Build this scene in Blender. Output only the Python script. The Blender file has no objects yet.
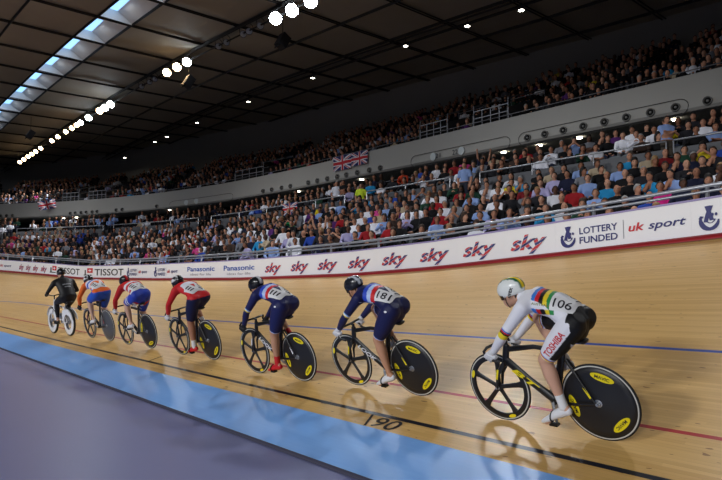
import bpy, bmesh, math, random
import numpy as np
from mathutils import Vector, Matrix
from mathutils.bvhtree import BVHTree

random.seed(7)
rng = np.random.default_rng(11)
scene = bpy.context.scene
COL = scene.collection
PI = math.pi


def lin(c):
    return tuple(((x / 255.0) / 12.92 if x / 255.0 <= 0.04045 else ((x / 255.0 + 0.055) / 1.055) ** 2.4) for x in c)


# ------------------------------------------------------------------ materials
MATS = {}


def mat(name, rgb=(128, 128, 128), rough=0.6, spec=0.4, metal=0.0, emit=None, estr=0.0, coat=0.0, noise=0.0, nscale=20.0, attr=None, objcol=False, alpha=1.0):
    if name in MATS:
        return MATS[name]
    m = bpy.data.materials.new(name)
    m.use_nodes = True
    nt = m.node_tree
    b = nt.nodes['Principled BSDF']
    b.inputs['Base Color'].default_value = lin(rgb) + (1,)
    b.inputs['Roughness'].default_value = rough
    b.inputs['Specular IOR Level'].default_value = spec
    b.inputs['Metallic'].default_value = metal
    b.inputs['Coat Weight'].default_value = coat
    if alpha < 1:
        b.inputs['Alpha'].default_value = alpha
    if emit:
        b.inputs['Emission Color'].default_value = lin(emit) + (1,)
        b.inputs['Emission Strength'].default_value = estr
    src = None
    if attr:
        a = nt.nodes.new('ShaderNodeAttribute')
        a.attribute_name = attr
        src = a.outputs['Color']
    elif objcol:
        a = nt.nodes.new('ShaderNodeObjectInfo')
        src = a.outputs['Color']
    if noise > 0:
        tc = nt.nodes.new('ShaderNodeTexCoord')
        n = nt.nodes.new('ShaderNodeTexNoise')
        n.inputs['Scale'].default_value = nscale
        n.inputs['Detail'].default_value = 4
        nt.links.new(tc.outputs['Object'], n.inputs['Vector'])
        mr = nt.nodes.new('ShaderNodeMapRange')
        mr.inputs['To Min'].default_value = 1 - noise
        mr.inputs['To Max'].default_value = 1 + noise
        nt.links.new(n.outputs['Fac'], mr.inputs['Value'])
        mx = nt.nodes.new('ShaderNodeVectorMath')
        mx.operation = 'SCALE'
        nt.links.new(mr.outputs['Result'], mx.inputs['Scale'])
        if src is None:
            rg = nt.nodes.new('ShaderNodeRGB')
            rg.outputs[0].default_value = lin(rgb) + (1,)
            src = rg.outputs[0]
        nt.links.new(src, mx.inputs[0])
        src = mx.outputs[0]
    if src is not None:
        nt.links.new(src, b.inputs['Base Color'])
    MATS[name] = m
    return m


# ------------------------------------------------------------------ mesh helpers
class MB:
    def __init__(self):
        self.v, self.f, self.fm, self.c = [], [], [], []

    def add(self, verts, faces, mi=0):
        o = len(self.v)
        self.v += [tuple(p) for p in verts]
        self.f += [tuple(i + o for i in f) for f in faces]
        self.fm += [mi] * len(faces)
        return self

    def box(self, c, s, R=None, mi=0):
        cx, cy, cz = c
        hx, hy, hz = s[0] / 2, s[1] / 2, s[2] / 2
        P = [Vector((sx * hx, sy * hy, sz * hz)) for sx in (-1, 1) for sy in (-1, 1) for sz in (-1, 1)]
        if R is not None:
            P = [R @ p for p in P]
        P = [p + Vector(c) for p in P]
        F = [(0, 1, 3, 2), (4, 6, 7, 5), (0, 4, 5, 1), (2, 3, 7, 6), (0, 2, 6, 4), (1, 5, 7, 3)]
        return self.add(P, F, mi)

    def loft(self, pts, rads, seg=10, side=(1, 0, 0), cap=True, mi=0, closed=False):
        """sections along pts; rads = r or (r_side, r_up); rounded ends when cap"""
        pts = [Vector(p) for p in pts]
        rads = [(r, r) if not isinstance(r, (tuple, list)) else tuple(r) for r in rads]
        n = len(pts)
        secs = []
        for i in range(n):
            if closed:
                t = (pts[(i + 1) % n] - pts[i - 1]).normalized()
            else:
                t = (pts[min(i + 1, n - 1)] - pts[max(i - 1, 0)]).normalized()
            s = Vector(side)
            s = s - t * s.dot(t)
            if s.length < 1e-3:
                s = Vector((0, 1, 0)) - t * t.y
            s.normalize()
            secs.append((pts[i], t, s, t.cross(s), rads[i]))
        full = []
        if cap and not closed:
            p, t, s, u, r = secs[0]
            e = min(r)
            for k in (0.15, 0.6, 0.9):
                q = math.sqrt(1 - (1 - k) ** 2)
                full.append((p - t * e * (1 - k), t, s, u, (r[0] * q, r[1] * q)))
        full += secs
        if cap and not closed:
            p, t, s, u, r = secs[-1]
            e = min(r)
            for k in (0.9, 0.6, 0.15):
                q = math.sqrt(1 - (1 - k) ** 2)
                full.append((p + t * e * (1 - k), t, s, u, (r[0] * q, r[1] * q)))
        V, F = [], []
        for (p, t, s, u, r) in full:
            for k in range(seg):
                a = 2 * PI * k / seg
                V.append(p + s * (r[0] * math.cos(a)) + u * (r[1] * math.sin(a)))
        m = len(full)
        for i in range(m if closed else m - 1):
            j = (i + 1) % m
            for k in range(seg):
                l = (k + 1) % seg
                F.append((i * seg + k, i * seg + l, j * seg + l, j * seg + k))
        if not closed:
            F.append(tuple(reversed(range(seg))))
            F.append(tuple((m - 1) * seg + k for k in range(seg)))
        return self.add(V, F, mi)

    def ell(self, c, r, nu=16, nv=10, R=None, mi=0):
        V, F = [], []
        for j in range(nv + 1):
            ph = PI * j / nv
            for i in range(nu):
                a = 2 * PI * i / nu
                p = Vector((r[0] * math.sin(ph) * math.cos(a), r[1] * math.sin(ph) * math.sin(a), r[2] * math.cos(ph)))
                if R is not None:
                    p = R @ p
                V.append(p + Vector(c))
        for j in range(nv):
            for i in range(nu):
                k = (i + 1) % nu
                F.append((j * nu + i, (j + 1) * nu + i, (j + 1) * nu + k, j * nu + k))
        return self.add(V, F, mi)

    def lathe(self, c, prof, seg=48, mi=0):
        """profile list of (x offset, radius), revolved about the local x axis through c"""
        V, F = [], []
        n = len(prof)
        for i in range(seg):
            a = 2 * PI * i / seg
            for (x, r) in prof:
                V.append((c[0] + x, c[1] + r * math.cos(a), c[2] + r * math.sin(a)))
        for i in range(seg):
            j = (i + 1) % seg
            for k in range(n - 1):
                F.append((i * n + k, i * n + k + 1, j * n + k + 1, j * n + k))
        return self.add(V, F, mi)

    def mesh(self, name, mats=(), smooth=False, recalc=False):
        me = bpy.data.meshes.new(name)
        me.from_pydata(self.v, [], self.f)
        for m in mats:
            me.materials.append(m)
        if len(mats) > 1:
            me.polygons.foreach_set('material_index', self.fm)
        if recalc:
            bm = bmesh.new()
            bm.from_mesh(me)
            bmesh.ops.remove_doubles(bm, verts=bm.verts, dist=1e-6)
            bmesh.ops.recalc_face_normals(bm, faces=bm.faces)
            bm.to_mesh(me)
            bm.free()
        if smooth:
            me.polygons.foreach_set('use_smooth', [True] * len(me.polygons))
        me.update()
        return me

    def build(self, name, mats, parent=None, smooth=False, recalc=False):
        if not isinstance(mats, (list, tuple)):
            mats = [mats]
        me = self.mesh(name, mats, smooth, recalc)
        return link(name, me, parent)


def link(name, me, parent=None):
    o = bpy.data.objects.new(name, me)
    COL.objects.link(o)
    if parent is not None:
        o.parent = parent
    return o


def tag(o, label=None, cat=None, group=None, kind=None):
    if label:
        o['label'] = label
    if cat:
        o['category'] = cat
    if group:
        o['group'] = group
    if kind:
        o['kind'] = kind
    return o


def empty(name, label, cat, group=None, loc=(0, 0, 0)):
    o = bpy.data.objects.new(name, None)
    COL.objects.link(o)
    o.location = loc
    return tag(o, label, cat, group)


_TXT = {}


def text2d(s, bold=0.0, shear=0.0, spacing=1.0):
    """2-D outline faces of a word, height normalised so a capital is 1 high"""
    key = (s, bold, shear, spacing)
    if key in _TXT:
        return _TXT[key]
    cu = bpy.data.curves.new('lettering', 'FONT')
    cu.body = s
    cu.size = 1.0 / 0.73
    cu.offset = bold
    cu.shear = shear
    cu.space_character = spacing
    cu.resolution_u = 3
    cu.fill_mode = 'FRONT'
    o = bpy.data.objects.new('lettering', cu)
    COL.objects.link(o)
    dg = bpy.context.evaluated_depsgraph_get()
    dg.update()
    me = bpy.data.meshes.new_from_object(o.evaluated_get(dg))
    V = [(v.co.x, v.co.y) for v in me.vertices]
    F = [tuple(p.vertices) for p in me.polygons]
    bpy.data.objects.remove(o)
    bpy.data.curves.remove(cu)
    bpy.data.meshes.remove(me)
    xs = [v[0] for v in V]
    x0 = min(xs)
    V = [(x - x0, y) for x, y in V]
    w = max(xs) - x0
    _TXT[key] = (V, F, w)
    return _TXT[key]


def fit_text(s, width, height, **k):
    V, F, w = text2d(s, **k)
    return [(x / w * width, y * height) for x, y in V], F


def ribbon2d(pts, w):
    """flat stroke in 2-D with round-ish ends; w a number or a list"""
    n = len(pts)
    ws = w if isinstance(w, (list, tuple)) else [w] * n
    V, F = [], []
    for i in range(n):
        a = Vector(pts[max(i - 1, 0)])
        b = Vector(pts[min(i + 1, n - 1)])
        t = (b - a).normalized()
        nrm = Vector((-t.y, t.x))
        p = Vector(pts[i])
        V += [tuple(p + nrm * ws[i] / 2), tuple(p - nrm * ws[i] / 2)]
    for i in range(n - 1):
        F.append((2 * i, 2 * i + 1, 2 * i + 3, 2 * i + 2))
    return V, F


def disc2d(c, rx, ry, n=20, rot=0.0):
    V = []
    for i in range(n):
        a = 2 * PI * i / n
        x, y = rx * math.cos(a), ry * math.sin(a)
        V.append((c[0] + x * math.cos(rot) - y * math.sin(rot), c[1] + x * math.sin(rot) + y * math.cos(rot)))
    return V, [tuple(range(n))]


# ------------------------------------------------------------------ the place: plan and cross-section
P_IN, P_EDGE, P_OUT = 3.39, 3.49, 10.8          # inner edge of the blue band, outer edge of the track
PC, S0 = -18.2, 27.0              # centre of the bend, end of the straight
RREF = P_OUT - PC
SS = [-16, -8, -2, 2.9, 6.6, 9, 12, 17.9, 25, 33, 40.3, 46, 54, 70]
SZ = [.56, .46, .39, .332, .297, .275, .258, .247, .250, .262, .325, .40, .50, .55]


def slope(s):
    return float(np.interp(s, SS, SZ))


def stretch(p):
    return 1 + .02 * min(max(p - 15, 0), 6) + .035 * max(0, p - 21)


def bowl(p, s, z=0.0):
    """offset p from the straight's axis, distance s along it -> world"""
    if s <= S0:
        return Vector((p, s, z))
    a = (s - S0) / RREF
    return Vector((PC + (p - PC) * math.cos(a), S0 + (p - PC) * math.sin(a) * stretch(p), z))


def slope_in(s):
    return min(slope(s), float(np.interp(s, [0, 3, 8, 14, 40, 60], [.285, .285, .268, .255, .26, .30])))


def track_z(p, s):
    """banking, a little steeper towards the outer edge"""
    d = p - P_IN
    a = slope_in(s)
    return max(0.0, a * d + (slope(s) - a) * d * d / (P_OUT - P_IN))


def fr(i, n, a, b):
    return a + (b - a) * i / n


def strip(name, ps_zs, s_list, m, parent=None, kind=None, smooth=True, uv=False, thick=0):
    """surface swept along the bowl; ps_zs(s) -> list of (p, z)"""
    V, F, UV = [], [], []
    n = len(ps_zs(s_list[0]))
    for s in s_list:
        acc = 0
        prev = None
        for (p, z) in ps_zs(s):
            V.append(bowl(p, s, z))
            if prev is not None:
                acc += math.hypot(p - prev[0], z - prev[1])
            prev = (p, z)
            UV.append((s, p))
    for i in range(len(s_list) - 1):
        for k in range(n - 1):
            F.append((i * n + k, i * n + k + 1, (i + 1) * n + k + 1, (i + 1) * n + k))
    me = bpy.data.meshes.new(name)
    me.from_pydata([tuple(v) for v in V], [], F)
    me.materials.append(m)
    if uv:
        l = me.uv_layers.new(name='UVMap')
        for lp in me.loops:
            l.data[lp.index].uv = UV[lp.vertex_index]
    if smooth:
        me.polygons.foreach_set('use_smooth', [True] * len(F))
    o = link(name, me, parent)
    if kind:
        o['kind'] = kind
    return o


def srange(a, b, d):
    n = max(1, int(round((b - a) / d)))
    return [a + (b - a) * i / n for i in range(n + 1)]


# ------------------------------------------------------------------ track
def track_material():
    m = bpy.data.materials.new('varnished pine track')
    m.use_nodes = True
    nt = m.node_tree
    N, L = nt.nodes, nt.links
    b = N['Principled BSDF']
    uv = N.new('ShaderNodeUVMap')
    uv.uv_map = 'UVMap'
    sep = N.new('ShaderNodeSeparateXYZ')
    L.new(uv.outputs[0], sep.inputs[0])
    s, p = sep.outputs['X'], sep.outputs['Y']

    def math_(op, a, bb=None, clamp=False):
        n = N.new('ShaderNodeMath')
        n.operation = op
        n.use_clamp = clamp
        for i, q in enumerate((a, bb)):
            if q is None:
                continue
            if isinstance(q, (int, float)):
                n.inputs[i].default_value = q
            else:
                L.new(q, n.inputs[i])
        return n.outputs[0]

    def noise(scale_s, scale_p, detail=3, off=0.0):
        c = N.new('ShaderNodeCombineXYZ')
        L.new(math_('MULTIPLY', s, scale_s), c.inputs[0])
        L.new(math_('MULTIPLY', p, scale_p), c.inputs[1])
        c.inputs[2].default_value = off
        n = N.new('ShaderNodeTexNoise')
        n.inputs['Scale'].default_value = 1.0
        n.inputs['Detail'].default_value = detail
        L.new(c.outputs[0], n.inputs['Vector'])
        return n.outputs['Fac']

    def mix(fac, a, bb):
        n = N.new('ShaderNodeMix')
        n.data_type = 'RGBA'
        if isinstance(fac, (int, float)):
            n.inputs['Factor'].default_value = fac
        else:
            L.new(fac, n.inputs['Factor'])
        for nm, q in (('A', a), ('B', bb)):
            i = [x for x in n.inputs if x.name == nm and x.type == 'RGBA'][0]
            if isinstance(q, tuple):
                i.default_value = lin(q) + (1,)
            else:
                L.new(q, i)
        return [x for x in n.outputs if x.type == 'RGBA'][0]

    # planks 42 mm wide, each 3.2 m long, staggered
    pi = math_('FLOOR', math_('MULTIPLY', p, 24.0))
    wn = N.new('ShaderNodeTexWhiteNoise')
    wn.noise_dimensions = '2D'
    cc = N.new('ShaderNodeCombineXYZ')
    L.new(pi, cc.inputs[0])
    L.new(math_('FLOOR', math_('ADD', math_('DIVIDE', s, 3.2), math_('MULTIPLY', pi, 0.377))), cc.inputs[1])
    L.new(cc.outputs[0], wn.inputs['Vector'])
    grain = noise(1.6, 95.0, 5)
    blot = noise(0.5, 1.2, 3, 4.0)
    base = mix(wn.outputs['Value'], (202, 160, 92), (230, 192, 124))
    base = mix(math_('MULTIPLY', grain, 0.7), base, (188, 142, 80))
    base = mix(math_('MULTIPLY', blot, 0.35), base, (220, 178, 112))
    knot = math_('GREATER_THAN', noise(7.0, 22.0, 1, 9.0), 0.735)
    base = mix(math_('MULTIPLY', knot, 0.75), base, (120, 76, 36))
    gap = math_('LESS_THAN', math_('FRACT', math_('MULTIPLY', p, 24.0)), 0.05)
    base = mix(math_('MULTIPLY', gap, 0.35), base, (120, 84, 44))

    def band(pc, w):
        return math_('LESS_THAN', math_('ABSOLUTE', math_('SUBTRACT', p, pc)), w / 2)

    blue = mix(noise(0.9, 30.0, 4, 2.0), (112, 164, 232), (126, 178, 240))
    base = mix(math_('LESS_THAN', p, 4.18), base, blue)
    base = mix(band(4.425, .055), base, (26, 28, 40))
    base = mix(band(5.08, .05), base, (170, 24, 30))
    base = mix(band(6.62, .055), base, (30, 70, 166))
    L.new(base, b.inputs['Base Color'])
    b.inputs['Roughness'].default_value = 0.42
    rr = math_('ADD', math_('MULTIPLY', noise(0.8, 6.0, 3, 7.0), 0.10), 0.27)
    rr = math_('SUBTRACT', rr, math_('MULTIPLY', math_('LESS_THAN', p, 4.18), .02))
    L.new(rr, b.inputs['Roughness'])
    L.new(math_('ADD', math_('MULTIPLY', math_('LESS_THAN', p, 4.18), .08), .26), b.inputs['Specular IOR Level'])
    b.inputs['Roughness'].default_value = 0.3
    return m


def floor_material():
    m = mat('infield resin', (116, 120, 166), rough=.36, spec=.45, noise=.07, nscale=.6)
    return m


S_ALL = srange(-16, 70, 0.75)
ps_track = [P_EDGE + (P_OUT - P_EDGE) * i / 24 for i in range(25)]
track = strip('track', lambda s: [(p, track_z(p, s)) for p in ps_track], S_ALL, track_material(), kind='structure', uv=True)
strip('floor', lambda s: [(p, 0.0) for p in (-17.9, -8, -2, P_EDGE)], S_ALL, floor_material(), kind='structure')
strip('trim_1', lambda s: [(P_EDGE - .014, .0), (P_EDGE - .012, track_z(P_EDGE, s) + .002), (P_EDGE + .012, track_z(P_EDGE, s) + .006)], S_ALL, mat('dark joint', (60, 60, 78)), kind='structure')


def on_track(name, parts, m, parent=None, lift=.004):
    """flat marks: list of ((s, p) verts, faces)"""
    mb = MB()
    for V, F in parts:
        mb.add([bowl(p, s, track_z(p, s) + lift) for s, p in V], F)
    return mb.build(name, m, parent)


ink = mat('black line paint', (24, 24, 34), rough=.5)
# distance mark: a long slanting 1 across the boards, then 90
t, f_ = fit_text('90', .34, .21, bold=.01, shear=.12)
tick, tf = ribbon2d([(4.44, 4.18), (4.55, 4.42)], .03)
s90 = 4.40
marks = on_track('distance_marking', [([(s90 - x, 4.20 + y * .92) for x, y in t], f_), (tick, tf)], ink)
tag(marks, 'black painted distance figures between the black line and blue band', 'marking', kind='structure')
tick, tf = ribbon2d([(10.42, 4.42), (10.42, 4.70)], .035)
m2 = on_track('distance_marking', [(tick, tf)], ink)
tag(m2, 'short black slanting tick across the track behind the fourth bicycle', 'marking', kind='structure')

# ------------------------------------------------------------------ advertising boards round the outer edge
BH = .60


def zb(s):
    return track_z(P_OUT, s)


white_board = mat('white board', (238, 239, 243), rough=.4, spec=.3)
board_edge = mat('board lilac edge', (150, 140, 190), rough=.5)
strip('trim_2', lambda s: [(P_OUT - .16, zb(s) - .045), (P_OUT - .155, zb(s) + .005), (P_OUT + .0, zb(s) + .055), (P_OUT + .02, zb(s) + .055)], S_ALL, mat('dark red kerb', (150, 26, 34), rough=.5), kind='structure')

flagm = bpy.data.materials.new('red white and blue lettering')
flagm.use_nodes = True
nt = flagm.node_tree
bs = nt.nodes['Principled BSDF']
bs.inputs['Roughness'].default_value = .5
uvn = nt.nodes.new('ShaderNodeUVMap')
uvn.uv_map = 'UVMap'
mp = nt.nodes.new('ShaderNodeMapping')
mp.inputs['Rotation'].default_value = (0, 0, .9)
wv = nt.nodes.new('ShaderNodeTexWave')
wv.inputs['Scale'].default_value = 1.7
wv.inputs['Distortion'].default_value = 1.2
rp = nt.nodes.new('ShaderNodeValToRGB')
rp.color_ramp.interpolation = 'CONSTANT'
e = rp.color_ramp.elements
e[0].color = lin((34, 44, 112)) + (1,)
e[1].position = .36
e[1].color = lin((225, 225, 232)) + (1,)
x = e.new(.47)
x.color = lin((196, 34, 44)) + (1,)
nt.links.new(uvn.outputs[0], mp.inputs[0])
nt.links.new(mp.outputs[0], wv.inputs[0])
nt.links.new(wv.outputs['Fac'], rp.inputs[0])
nt.links.new(rp.outputs[0], bs.inputs['Base Color'])

navy_ink = mat('navy ink', (38, 40, 110), rough=.5)
red_ink = mat('red ink', (200, 36, 48), rough=.5)
grey_ink = mat('grey ink', (150, 150, 160), rough=.5)
panab_ink = mat('bright blue ink', (36, 84, 176), rough=.5)
black_ink = mat('black ink', (22, 22, 26), rough=.5)


def on_board(name, parts, s_left, m, parent, uv=False, lift=.012):
    """marks on the board face; local x runs to the viewer's right from s_left (m), y up from the board's foot as a fraction of its height"""
    mb = MB()
    U = []
    for k, (V, F) in enumerate(parts):
        mb.add([bowl(P_OUT - lift - .0015 * k, s_left - x, zb(s_left - x) + .055 + y * (BH - .05)) for x, y in V], F)
        U += list(V)
    o = mb.build(name, m, parent)
    if uv:
        l = o.data.uv_layers.new(name='UVMap')
        for lp in o.data.loops:
            l.data[lp.index].uv = U[lp.vertex_index]
    return o


def arc(cx, cy, rx, ry, a0, a1, n=14):
    return [(cx + rx * math.cos(math.radians(a0 + (a1 - a0) * i / n)), cy + ry * math.sin(math.radians(a0 + (a1 - a0) * i / n))) for i in range(n + 1)]


def emblem(sc=1.0, dx=0.0, aspect=.62):
    """cupped hand with two crossed fingers"""
    P = []
    k = .30 * sc
    tr = lambda pts: [(dx + x * k, .5 + (y - .5) * .72) for x, y in pts]
    P.append(ribbon2d(tr(arc(.5, .52, .46, .46, 165, 350)), [.02 * sc + .085 * sc * math.sin(PI * i / 14) for i in range(15)]))
    P.append(ribbon2d(tr([(.30, .36), (.42, .70), (.60, 1.04)]), .065 * sc))
    P.append(ribbon2d(tr([(.62, .42), (.50, .74), (.38, 1.04)]), .065 * sc))
    P.append(ribbon2d(tr(arc(.55, .55, .24, .24, 190, 340)), .022 * sc))
    for c in ((.66, .66), (.84, .66)):
        P.append(disc2d(tr([c])[0], .02 * sc, .05, 10))
    P.append(ribbon2d(tr([(.02, .52), (.16, .62)]), .05 * sc))
    return P


def shift(part, dx, dy):
    V, F = part
    return ([(x + dx, y + dy) for x, y in V], F)


def board(s0, s1, kind, label, fade=False):
    """one advertising panel from s0 (viewer's right end) to s1"""
    root = empty('advertising_board', label, 'advertising board', 'advertising boards round the track', bowl(P_OUT, (s0 + s1) / 2, zb((s0 + s1) / 2)))
    off = root.location
    mb = MB()
    ss = srange(s0 + .0006, s1 - .0006, .8)
    prof = lambda s: [(P_OUT, zb(s) + .05), (P_OUT, zb(s) + BH + .05), (P_OUT + .06, zb(s) + BH + .05), (P_OUT + .06, zb(s) - .05)]
    V, F = [], []
    for s in ss:
        V += [bowl(p, s, z) for p, z in prof(s)]
    for i in range(len(ss) - 1):
        for k in range(3):
            F.append((4 * i + k, 4 * i + k + 1, 4 * i + 5 + k, 4 * i + 4 + k))
    F += [(0, 1, 2, 3), tuple(4 * (len(ss) - 1) + k for k in (3, 2, 1, 0))]
    mb.add([v for v in V], F)
    objs = [mb.build('panel', white_board, root)]
    cap = MB()
    V, F = [], []
    for s in ss:
        V += [bowl(p, s, z) for p, z in ((P_OUT - .012, zb(s) + BH + .04), (P_OUT - .012, zb(s) + BH + .075), (P_OUT + .07, zb(s) + BH + .075), (P_OUT + .07, zb(s) + BH + .04))]
    for i in range(len(ss) - 1):
        for k in range(3):
            F.append((4 * i + k, 4 * i + k + 1, 4 * i + 5 + k, 4 * i + 4 + k))
    cap.add(V, F)
    objs.append(cap.build('top_edge', board_edge, root))
    w = s1 - s0
    if kind == 'sky':
        lw = min(.92, w * .70)
        x0 = (w - lw) / 2
        V, F = fit_text('sky', lw, .56, bold=.045, shear=.28)
        objs.append(on_board('lettering', [([(x0 + x, .25 + y) for x, y in V], F)], s1, flagm, root, uv=True))
    elif kind == 'lottery':
        em = [shift(q, .13, -.03) for q in emblem(1.0 if w > 2.4 else 1.0)]
        objs.append(on_board('emblem', em, s1, navy_ink, root))
        a = fit_text('LOTTERY', .74, .235, bold=.022)
        c = fit_text('FUNDED', .74, .235, bold=.022)
        objs.append(on_board('lettering', [shift(a, .51, .53), shift(c, .51, .20)], s1, navy_ink, root))
        d = ribbon2d([(1.36, .18), (1.36, .82)], .012)
        objs.append(on_board('divider', [d], s1, grey_ink, root))
        uk = fit_text('uk', .28, .27, bold=.03, shear=.2)
        objs.append(on_board('lettering', [shift(uk, 1.45, .40)], s1, red_ink, root))
        sp = fit_text('sport', .62, .26, bold=.022, shear=.25)
        objs.append(on_board('lettering', [shift(sp, 1.80, .40)], s1, navy_ink, root))
    elif kind == 'panasonic':
        a = fit_text('Panasonic', w * .76, .34, bold=.02)
        objs.append(on_board('lettering', [shift(a, w * .12, .46)], s1, panab_ink, root))
        c = fit_text('ideas for life', w * .58, .17)
        objs.append(on_board('tagline', [shift(c, w * .21, .16)], s1, grey_ink, root))
    elif kind == 'tissot':
        a = fit_text('TISSOT', w * .66, .62, bold=.015)
        objs.append(on_board('lettering', [shift(a, w * .28, .20)], s1, black_ink, root))
        q = [([(w * .12, .42), (w * .24, .42), (w * .24, .88), (w * .12, .88)], [(0, 1, 2, 3)])]
        objs.append(on_board('emblem', q, s1, red_ink, root))
        q = [ribbon2d([(w * .08, .2), (w * .08, .70)], .12), ribbon2d([(w * .05, .22), (w * .22, .22)], .09)]
        objs.append(on_board('emblem', q, s1, black_ink, root))
        q = [ribbon2d([(w * .18, .52), (w * .18, .78)], .05), ribbon2d([(w * .15, .65), (w * .21, .65)], .10)]
        objs.append(on_board('emblem', q, s1, white_board, root, lift=.018))
    for o in objs:
        o.matrix_parent_inverse = Matrix.Translation(-off)
    return root


BOARDS = [(-2.6, .4, 'lottery', None),
          (.4, 3.36, 'lottery', 'white board with only its blue hand emblem in view at the photo edge'),
          (3.36, 5.86, 'lottery', 'white advertising board with large blue hand emblem and red and blue wording')]
ords = ['first', 'second', 'third', 'fourth', 'fifth', 'sixth', 'seventh', 'eighth']
skys = [(5.86, 7.08), (7.08, 8.35), (8.35, 9.68), (9.68, 11.0), (11.0, 12.36), (12.36, 13.72), (13.72, 15.05), (15.05, 16.6)]
for k, (a, b_) in enumerate(skys):
    BOARDS.append((a, b_, 'sky', 'white board with slanted red and blue logo, %s one beyond the large lottery wording' % ords[k]))
BOARDS += [(16.6, 19.3, 'panasonic', 'white board with blue word and grey tagline, next to the slanted logos'),
           (19.3, 22.2, 'panasonic', 'white board with blue word and grey tagline, next to the small faint wording'),
           (22.2, 25.15, 'lottery', 'distant white board with small blue and red wording beside a blue word board'),
           (25.15, 28.2, 'lottery', 'distant white board with small blue and red wording beside a bold black word'),
           (28.2, 32.9, 'tissot', 'white board with bold black word and red square above the orange rider'),
           (32.9, 36.1, 'tissot', 'white board with bold black word partly hidden by the black-clad pacer')]
for k, (a, b_) in enumerate([(36.1, 36.9), (36.9, 37.6), (37.6, 38.2), (38.2, 38.8)]):
    BOARDS.append((a, b_, 'sky', 'far white board with tiny slanted logo on the bend, %s one beyond the black words' % ords[k]))
BOARDS += [(38.8, 41.8, 'lottery', 'far white board with faint wording where the boards leave the photo'), (41.8, 50, 'plain', None)]
for (a, b_, k, lab) in BOARDS:
    board(a, b_, k, lab or 'plain stretch of white advertising board %s' % ('before the photo edge' if a < 0 else 'far round the bend beyond the photo'))

# ------------------------------------------------------------------ handrail behind the boards
steel = mat('brushed rail steel', (176, 178, 184), rough=.35, metal=.6)
darksteel = mat('dull rail steel', (112, 112, 116), rough=.5, metal=.4)
concrete = mat('terrace concrete', (92, 92, 96), rough=.8, noise=.12, nscale=2.0)
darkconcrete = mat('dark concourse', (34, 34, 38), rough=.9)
fascia_m = mat('balcony concrete', (168, 166, 160), rough=.7, noise=.05, nscale=.7)
barrier_m = mat('barrier panel', (84, 86, 92), rough=.5)


def rail_line(name, p, zf, s_list, r, m, parent, seg=6):
    mb = MB()
    mb.loft([bowl(p, s, zf(s)) for s in s_list], [r] * len(s_list), seg=seg, cap=False)
    return mb.build(name, m, parent, smooth=True)


hr = empty('handrail', 'long steel double handrail on posts running behind the white advertising boards', 'handrail')
rs = srange(-6, 56, .8)
rail_line('rail', 11.4, lambda s: zb(s) + .97, rs, .038, steel, hr)
rail_line('rail', 11.4, lambda s: zb(s) + .87, rs, .028, steel, hr)
for s in srange(-5, 55, 2.05):
    mb = MB()
    mb.loft([bowl(11.42, s, 1.95), bowl(11.42, s, zb(s) + .95)], [.036, .036], seg=6, cap=False)
    mb.build('post', steel, hr, smooth=True)

# ------------------------------------------------------------------ lower tier
ROWP = [12.45 + .8 * r for r in range(7)] + [18.35, 19.15, 19.95]
ROWZ = [2.02 + .36 * r for r in range(7)] + [4.95, 5.33, 5.71]


def lower_prof(s):
    P = [(10.87, 1.9), (12.05, 1.9)]
    for r in range(7):
        P += [(ROWP[r] - .4, ROWZ[r]), (ROWP[r] + .4, ROWZ[r])]
    P += [(17.9, ROWZ[6]), (17.9, ROWZ[7])]
    for r in range(7, 10):
        P += [(ROWP[r] - .4, ROWZ[r]), (ROWP[r] + .4, ROWZ[r])]
    P += [(24.0, ROWZ[9])]
    return P


strip('lower_stand_floor', lower_prof, srange(-12, 66, 1.5), concrete, kind='structure', smooth=False)
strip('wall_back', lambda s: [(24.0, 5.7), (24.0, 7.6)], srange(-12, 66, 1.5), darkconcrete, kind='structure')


def ztop(s):
    return float(np.interp(s, [30, 44, 50], [8.66, 8.40, 8.35]))


def zbot(s):
    return ztop(s) - 1.28


strip('wall_balcony', lambda s: [(24.0, zbot(s) + .25), (21.25, zbot(s)), (21.0, zbot(s) + .03), (20.92, zbot(s) + .12), (21.0, ztop(s)), (21.16, ztop(s)), (21.16, ztop(s) - .5)],
      srange(-12, 66, 1.0), fascia_m, kind='structure', smooth=False)

# barrier between the front rows and the rear rows, in bays with gaps for the stairs
bays = [(-4, 5.9), (6.1, 12.6), (14.0, 18.7), (20.2, 31.0), (32.0, 38.5), (39.3, 45.5), (46.5, 54)]
bay_words = ['beside the photo edge', 'under the row of large round vents', 'under the two round numbered signs', 'below the hanging flag pair',
             'below the small flag pair of vents', 'on the start of the bend', 'far round the bend']
for (a, b_), w in zip(bays, bay_words):
    br = empty('barrier', 'grey stand barrier with a steel top rail, ' + w, 'barrier', 'barriers across the lower stand')
    bs_ = srange(a, b_, .9)
    mb = MB()
    V, F = [], []
    for s in bs_:
        V += [bowl(17.76, s, 4.2), bowl(17.76, s, 5.55), bowl(17.82, s, 5.55), bowl(17.82, s, 4.2)]
    for i in range(len(bs_) - 1):
        for k in range(3):
            F.append((4 * i + k, 4 * i + k + 1, 4 * i + 5 + k, 4 * i + 4 + k))
    F += [(0, 1, 2, 3), tuple(4 * (len(bs_) - 1) + k for k in (3, 2, 1, 0))]
    mb.add(V, F)
    mb.build('panel', barrier_m, br)
    rail_line('rail', 17.74, lambda s: 5.78, bs_, .03, steel, br)
    for s in srange(a, b_, 2.4):
        q = MB()
        q.loft([bowl(17.75, s, 5.4), bowl(17.75, s, 5.78)], [.022, .022], seg=6, cap=False)
        q.build('post', steel, br)

# round air vents in the balcony front, each a thing; px -> s along the balcony worked out beforehand
ring_m = mat('vent ring', (118, 117, 114), rough=.6)
hole_m = mat('vent dark core', (12, 12, 13), rough=.9)


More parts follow.
